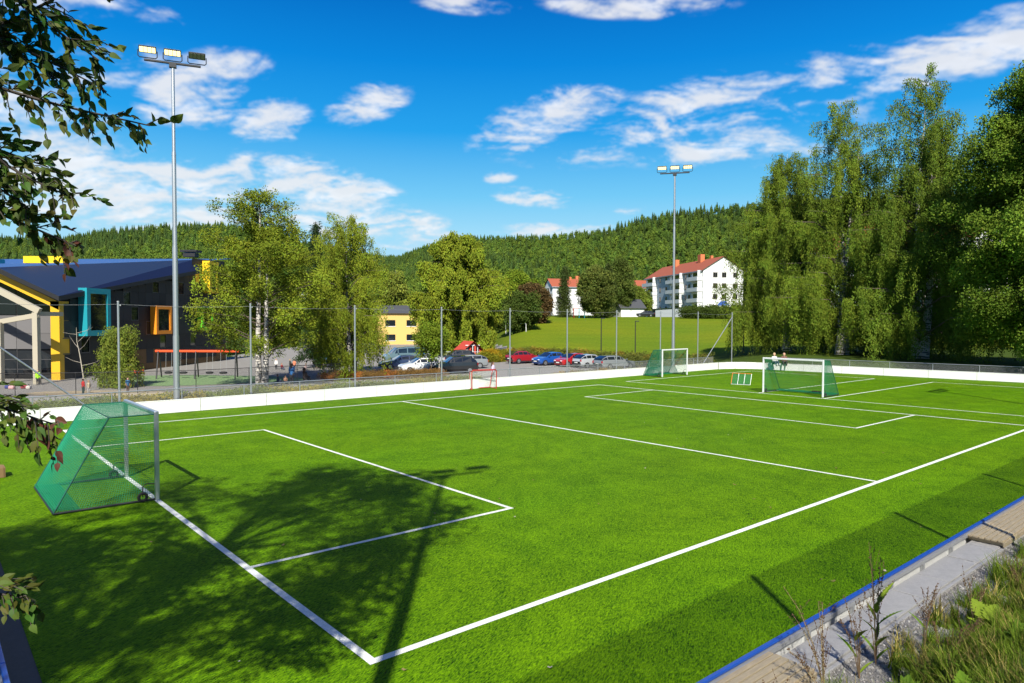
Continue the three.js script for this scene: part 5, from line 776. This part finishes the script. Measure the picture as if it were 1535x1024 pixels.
// meadow goal, lamp posts, stakes, sign
{
  const t = thing('meadow_goal', 'white goal frame standing on the meadow', 'goal', [.7, groundH(.7, -128), -128], -.2); for (const s of [-1, 1]) { part('goal_post', bar([s * 1.9, 0, 0], [s * 1.9, 1.9, 0], .05, .05, 7), M.white, t); part('stay', bar([s * 1.9, 1.85, 0], [s * 1.9, 0, -1], .03, .03, 6), M.white, t); } part('crossbar', bar([-1.9, 1.9, 0], [1.9, 1.9, 0], .05, .05, 7), M.white, t);
  const lamp = (x, z, H, label) => { const l = thing('street_lamp', label, 'lamp post', [x, groundH(x, z), z]); part('pole', bar([0, 0, 0], [0, H, 0], .07, .05, 8), M.darkMetal, l); part('lamp_head', rbox(.5, .1, .22, .03, .2, H, 0), M.darkMetal, l); };
  lamp(10.9, -85, 5.4, 'dark lamp post at the foot of the meadow behind the dark grey estate car'); lamp(15.6, -88, 5.0, 'dark lamp post standing in the tall weeds right of the parked cars'); lamp(27.3, -82, 7.0, 'dark lamp post beside the weeping birch with white bands');
  const st = thing('tree_stake', 'white stake beside the slim young tree', 'stake', [-6.6, -1, -63]); part('stake_pole', bar([0, 0, 0], [0, 1.9, 0], .045, .04, 7), mat(.5, .48, .42, .8), st); part('tie', bar([0, 1.6, 0], [-.6, 1.5, 0], .015, .015, 5), M.black, st);
  const bo = thing('gate_post', 'black gate post at the corner of the schoolyard fence', 'post', [-13.6, -1, -60.2]); part('pole', box(.3, 1.6, .3, 0, .8, 0), M.black, bo); part('cap', box(.34, .05, .34, 0, 1.62, 0), M.darkMetal, bo);
  const bx = thing('planter_box', 'small brown wooden box behind the near goal', 'box', F(-2.6, 15.2), TURN_U); for (const [x, z, ry] of [[0, .17, 0], [0, -.17, 0], [.25, 0, 1.57], [-.25, 0, 1.57]]) { const m = part('side_board', rbox(ry ? .3 : .5, .26, .03, .008), M.darkWood, bx); m.position.set(x, .13, z); m.rotation.y = ry; } part('lid', box(.48, .03, .30, 0, .25, 0), M.darkWood, bx);
}
lowFence([[-44, -44.2], [-29.5, -46.9], [-22.6, -49.6], [-14.2, -57.5]], 3.3, 'black wire fence section round the schoolyard behind the birches and swings', 'black schoolyard fence', M.black, 1.55, M.black, () => -1, 'schoolyard_fence');
lowFence([[-9, -85.6], [-3.6, -86.2], [-.5, -89]], 2.4, 'grey wire fence section beside the red hut', 'wire fence beside the red hut', M.galv, 1.3, M.galvDull, () => -1, 'hut_fence');
// hedges, tall weeds
function foliageMass(name, label, pts, n, R0, hgt, colour, cat, geo = SPRAY.far, size = .8, kind = 'stuff', yOff = 0) {
  const r = rng(pts.length * 91 + n), im = new THREE.InstancedMesh(geo[0], leafPlain, n), m4 = new THREE.Matrix4(), q = new THREE.Quaternion(), e = new THREE.Euler(), c = new THREE.Color();
  for (let i = 0; i < n; i++) { const s = r() * (pts.length - 1), k = Math.min(pts.length - 2, Math.floor(s)), f = s - k, a = r() * 6.28, d = Math.sqrt(r()) * R0, x = lerp(pts[k][0], pts[k + 1][0], f) + Math.cos(a) * d, z = lerp(pts[k][1], pts[k + 1][1], f) + Math.sin(a) * d, hh = hgt * (.75 + .5 * (.5 + fbm(x * .5, 1, z * .5, 3))) * Math.sqrt(Math.max(.15, 1 - (d / R0) ** 2 * .7)); const v = .65 + .7 * r(), dry = fbm(x * .4, 5, z * .4, 3) > .05; m4.compose(V3(x, groundH(x, z) + yOff + hh * Math.pow(r(), .6), z), q.setFromEuler(e.set(r() * 6, r() * 6, r() * 6)), V3(size, size, size).multiplyScalar(.7 + .6 * r())); im.setMatrixAt(i, m4); im.setColorAt(i, c.setRGB(colour[0] * v * (dry && kind === 'weeds' ? 1.9 : 1), colour[1] * v * (dry && kind === 'weeds' ? 1.25 : 1), colour[2] * v)); }
  im.name = numbered(name); im.userData = { kind: 'stuff', label, category: cat }; im.castShadow = im.receiveShadow = true; scene.add(im);
}
function hedge(label, pts, n, R0, hgt, colour) { const t = thing('hedge', label, 'hedge', [pts[0][0], groundH(...pts[0]), pts[0][1]]), r = rng(n), list = []; const stem = []; for (let k = 0; k < pts.length; k++) stem.push(bar([pts[k][0] - pts[0][0], groundH(...pts[k]) - groundH(...pts[0]) - .1, pts[k][1] - pts[0][1]], [pts[k][0] - pts[0][0], groundH(...pts[k]) - groundH(...pts[0]) + hgt * .5, pts[k][1] - pts[0][1]], .06, .03, 6)); part('stems', merge(stem), BARK.brown, t); const im = new THREE.InstancedMesh(SPRAY.far[1], leafPlain, n), m4 = new THREE.Matrix4(), q = new THREE.Quaternion(), e = new THREE.Euler(), c = new THREE.Color(); for (let i = 0; i < n; i++) { const s = r() * (pts.length - 1), k = Math.min(pts.length - 2, Math.floor(s)), f = s - k, a = r() * 6.28, d = Math.sqrt(r()) * R0, x = lerp(pts[k][0], pts[k + 1][0], f) + Math.cos(a) * d, z = lerp(pts[k][1], pts[k + 1][1], f) + Math.sin(a) * d, v = .65 + .7 * r(); m4.compose(V3(x - pts[0][0], groundH(x, z) - groundH(...pts[0]) + hgt * Math.pow(r(), .5) * (.85 + .3 * fbm(x * .4, 2, z * .4, 3)) * (1 - .3 * (d / R0) ** 2), z - pts[0][1]), q.setFromEuler(e.set(r() * 6, r() * 6, r() * 6)), V3(1, 1, 1).multiplyScalar(.6 + .6 * r())); im.setMatrixAt(i, m4); im.setColorAt(i, c.setRGB(colour[0] * v, colour[1] * v, colour[2] * v)); } im.name = 'leaves'; im.userData.kind = 'stuff'; im.castShadow = im.receiveShadow = true; t.add(im); }
hedge('long dark green hedge at the top of the meadow below the apartment block', [[39.5, -158], [44, -157], [49, -155], [53, -154]], 2200, 2.2, 3.0, [.055, .085, .014]); hedge('sunlit pale green hedge behind the alder and the shaded lawn', [[49, -84], [54, -82], [60, -80], [66, -78]], 1600, 1.6, 3.2, [.15, .19, .02]);
foliageMass('tall_weeds', 'tall yellowing weeds between the parked cars and the meadow', [[.5, -90], [6, -86.5], [11, -82], [16, -78], [19, -72]], 5200, 2.2, 1.5, [.10, .115, .02], 'weeds', SPRAY.far, .42, 'weeds');
foliageMass('tall_weeds', 'yellow flowering weeds below the red hut', [[-3.4, -85.5], [-2.2, -86.5], [-.2, -89]], 2400, 1.5, 1.3, [.16, .16, .012], 'weeds', SPRAY.far, .42, 'weeds');
foliageMass('fence_weeds', 'dry and green weeds behind the low wire fence', Array.from({ length: 20 }, (_, k) => xz(-6 + k * 1.5, vLeft(-6 + k * 1.5) + 2.7)), 16000, 2.0, .8, [.12, .15, .02], 'weeds', SPRAY.round, .42, 'weeds', .3);
foliageMass('fence_weeds', 'reddish weeds at the edge of the car park', [[-15.5, -58.5], [-12.5, -60.5], [-9, -61.5], [-6.5, -62.5]], 2200, 1.0, .8, [.17, .10, .03], 'weeds', SPRAY.round, .42, 'weeds', 0);
foliageMass('fence_weeds', 'grassy weeds along the low fence below the meadow', Array.from({ length: 8 }, (_, k) => xz(30 + k * 2.4, vLeft(30 + k * 2.4) + 1.9)), 3000, 1.1, .7, [.13, .125, .02], 'weeds', SPRAY.round, .42, 'weeds', .2);

// ---------------------------------------------------------------- the tree beside the photographer
{
  const t = thing('roadside_alder', 'dark leaved alder whose leafy branches hang over the near goal end', 'tree', [-5.2, 2.0, 1.6]), r = rng(900), bark = mat(.06, .05, .04, .9), base = V3(-5.2, 2.0, 1.6);
  const trunkPts = [[0, -.3, 0], [.1, 3, -.1], [.0, 6.5, -.3], [.3, 10, -.5], [.2, 14.5, -.6]]; part('trunk', tube(trunkPts, [.30, .25, .20, .13, .05], 10), bark, t);
  const leaf = (L, W, bend) => { const pos = [], n = 6, pt = (i, s) => { const u = i / n, w = W / 2 * Math.sin(Math.PI * Math.pow(u, .72)) * (1 - .15 * u); return [s * w, -Math.abs(s * w) * -.28 + bend * u * u, u * L]; }; for (let i = 0; i < n; i++) for (const s of [-1, 1]) pos.push(...pt(i, 0), ...pt(i, s), ...pt(i + 1, s), ...pt(i, 0), ...pt(i + 1, s), ...pt(i + 1, 0)); const g = new THREE.BufferGeometry(); g.setAttribute('position', new THREE.Float32BufferAttribute(pos, 3)); g.computeVertexNormals(); return g; };
  const leaves = [leaf(.082, .055, -.012), leaf(.074, .052, .01), leaf(.068, .042, -.02), leaf(.09, .058, -.03)], lm = [[.034, .066, .012], [.046, .084, .012], [.065, .105, .014], [.028, .052, .012], [.13, .16, .02], [.10, .035, .02]].map((c) => new THREE.MeshPhysicalMaterial({ color: lin(...c), roughness: .62, specularIntensity: .35, transmission: .3, thickness: 0, side: THREE.DoubleSide }));
  let leafCount = 0; const lmRest = new THREE.MeshPhysicalMaterial({ color: lin(1, 1, 1), roughness: .62, specularIntensity: .35, transmission: .3, thickness: 0, side: THREE.DoubleSide });
  // crown: twigs with leaves all through it
  const many = [], cw = [];
  const clumps = Array.from({ length: 62 }, () => { const a = r() * 6.28, e = Math.acos(2 * r() - 1), d = .45 + .55 * Math.pow(r(), .5); return V3(.35 + Math.sin(e) * Math.cos(a) * 4.3 * d, 9.3 + Math.cos(e) * 5.6 * d, -1.0 + Math.sin(e) * Math.sin(a) * 3.3 * d); }).filter((c) => c.z + 1.6 > -3.0 - Math.max(0, c.y + 2 - 6) * .1 && !(c.y < 5.6 && c.z < 0));
  for (const c of clumps) { const cr = .65 + .75 * r(), b = trunkPts.map((p) => V3(...p)).reduce((m, p) => (p.y < c.y - .6 && p.y > m.y ? p : m), V3(.1, 3, -.1)); cw.push(tube([b, b.clone().lerp(c, .55).add(V3(0, .4, 0)), c], [.055, .035, .012], 5)); const n = Math.round(78 * cr); for (let k = 0; k < n; k++) many.push(c.clone().add(V3(r() - .5, (r() - .5) * .8, r() - .5).normalize().multiplyScalar(cr * Math.pow(r(), .45)))); }
  part('limbs', merge(cw), bark, t).userData.kind = 'stuff';
  const im = new THREE.InstancedMesh(spray(9, .3, .38, .13, .095, 0, 77), new THREE.MeshPhysicalMaterial({ color: lin(.045, .075, .013), roughness: .5, side: THREE.DoubleSide }), many.length), m4 = new THREE.Matrix4(), q = new THREE.Quaternion(), e = new THREE.Euler(); many.forEach((p, i) => { m4.compose(p, q.setFromEuler(e.set(r() * 6, r() * 6, r() * 6)), V3(1, 1, 1)); im.setMatrixAt(i, m4); }); im.name = 'crown'; im.userData.kind = 'stuff'; im.castShadow = im.receiveShadow = true; t.add(im);
  // hanging branches that reach into the view: world points, leaves set along side twigs
  const branch = (pts, twigs, twigL, dens, dryEnd = 0) => {
    const P = pts.map((p) => V3(...p).sub(base)), cv = new THREE.CatmullRomCurve3(P), B = part('branch', tube(cv.getPoints(14), Array.from({ length: 15 }, (_, i) => lerp(.013, .003, i / 14)), 6), bark, t), tw = [];
    const rest = [[], [], [], []], putLeaf = (p, dir, dry) => { const kind = Math.floor(r() * 4), single = leafCount++ % 3 === 0 && leafCount < 900, l = single ? part('leaf', leaves[kind], dry ? lm[5] : lm[r() < .05 ? 4 : Math.floor(r() * 4)], B) : new THREE.Object3D(); if (!single) rest[kind].push([l, dry ? [.10, .035, .02] : [.04 + .05 * r(), .07 + .06 * r(), .012]]); l.position.copy(p); const d = dir.clone().add(V3((r() - .5) * 1.5, (r() - .65) * 1.1, (r() - .5) * 1.5)).normalize(); l.quaternion.setFromUnitVectors(V3(0, 0, 1), d); l.rotateZ((r() - .5) * 2.2); l.scale.setScalar(.42 + .36 * r()); };
    twigs = Math.round(twigs * 2.3); dens *= 2.9; for (let k = 0; k < twigs; k++) { const s = .12 + .88 * (k + r() * .8) / twigs, p = cv.getPoint(Math.min(1, s)), tan = cv.getTangent(Math.min(1, s)), side = V3(r() - .5, r() - .55, r() - .5).cross(tan).normalize(), d = tan.clone().multiplyScalar(.7).addScaledVector(side, .9).add(V3(0, -.25, 0)).normalize(), L = twigL * .78 * (.4 + .8 * r()) * (1.15 - s * .5), e2 = p.clone().addScaledVector(d, L).add(V3(0, -L * .18, 0)), md = p.clone().lerp(e2, .5).add(V3(0, .03, 0)); tw.push(tube([p, md, e2], [.0035, .0026, .0014], 4)); const n = Math.max(3, Math.round(L * dens)); const qb = new THREE.QuadraticBezierCurve3(p, md, e2); for (let i = 0; i < n; i++) putLeaf(qb.getPoint((i + .6) / n), d, dryEnd && s > .8 && r() < dryEnd); }
    part('twigs', merge(tw), bark, B).userData.kind = 'stuff';
    rest.forEach((list, k) => { if (!list.length) return; const li = new THREE.InstancedMesh(leaves[k], lmRest, list.length); list.forEach(([o, c], i) => { o.updateMatrix(); li.setMatrixAt(i, o.matrix); li.setColorAt(i, lin(...c)); }); li.name = 'leaves'; li.userData.kind = 'stuff'; li.castShadow = li.receiveShadow = true; B.add(li); });
  };
  branch([[-3.4, 4.9, -2.3], [-2.45, 5.28, -3.0], [-2.15, 5.50, -3.15], [-1.85, 5.72, -3.2]], 14, .36, 17);
  branch([[-3.3, 5.9, -2.3], [-2.4, 5.70, -3.0], [-2.1, 5.46, -3.1], [-1.88, 5.30, -3.2]], 14, .34, 18);
  branch([[-3.3, 5.4, -2.4], [-2.5, 5.42, -3.1], [-2.25, 5.36, -3.2], [-1.95, 5.22, -3.3]], 13, .30, 18);
  branch([[-3.3, 5.2, -2.3], [-2.5, 5.20, -3.0], [-2.1, 5.10, -3.15], [-1.68, 5.02, -3.25]], 15, .26, 18);
  branch([[-3.3, 5.0, -2.3], [-2.45, 4.98, -3.05], [-2.25, 4.80, -3.15], [-2.02, 4.68, -3.2]], 15, .30, 19);
  branch([[-3.3, 4.95, -2.2], [-2.55, 4.85, -2.95], [-2.35, 4.76, -3.05], [-2.12, 4.60, -3.1]], 12, .28, 19);
  branch([[-3.3, 4.8, -2.3], [-2.5, 4.70, -3.0], [-2.25, 4.58, -3.1], [-2.0, 4.46, -3.2]], 13, .26, 19, .45);
  branch([[-3.3, 5.6, -2.4], [-2.7, 5.52, -3.1], [-2.45, 5.44, -3.3], [-2.2, 5.28, -3.4]], 12, .3, 17);
  branch([[-3.4, 5.15, -2.4], [-2.75, 5.05, -3.1], [-2.5, 4.95, -3.3], [-2.25, 4.86, -3.4]], 12, .3, 17);
  branch([[-3.2, 4.1, -2.2], [-2.6, 3.86, -3.0], [-2.32, 3.74, -3.1], [-2.06, 3.64, -3.15]], 17, .30, 18, .3);
  branch([[-3.1, 3.2, -2.2], [-2.55, 2.98, -2.95], [-2.36, 2.92, -3.05], [-2.17, 2.86, -3.1]], 13, .24, 17, 0);
}
renderer.render(scene, camera);
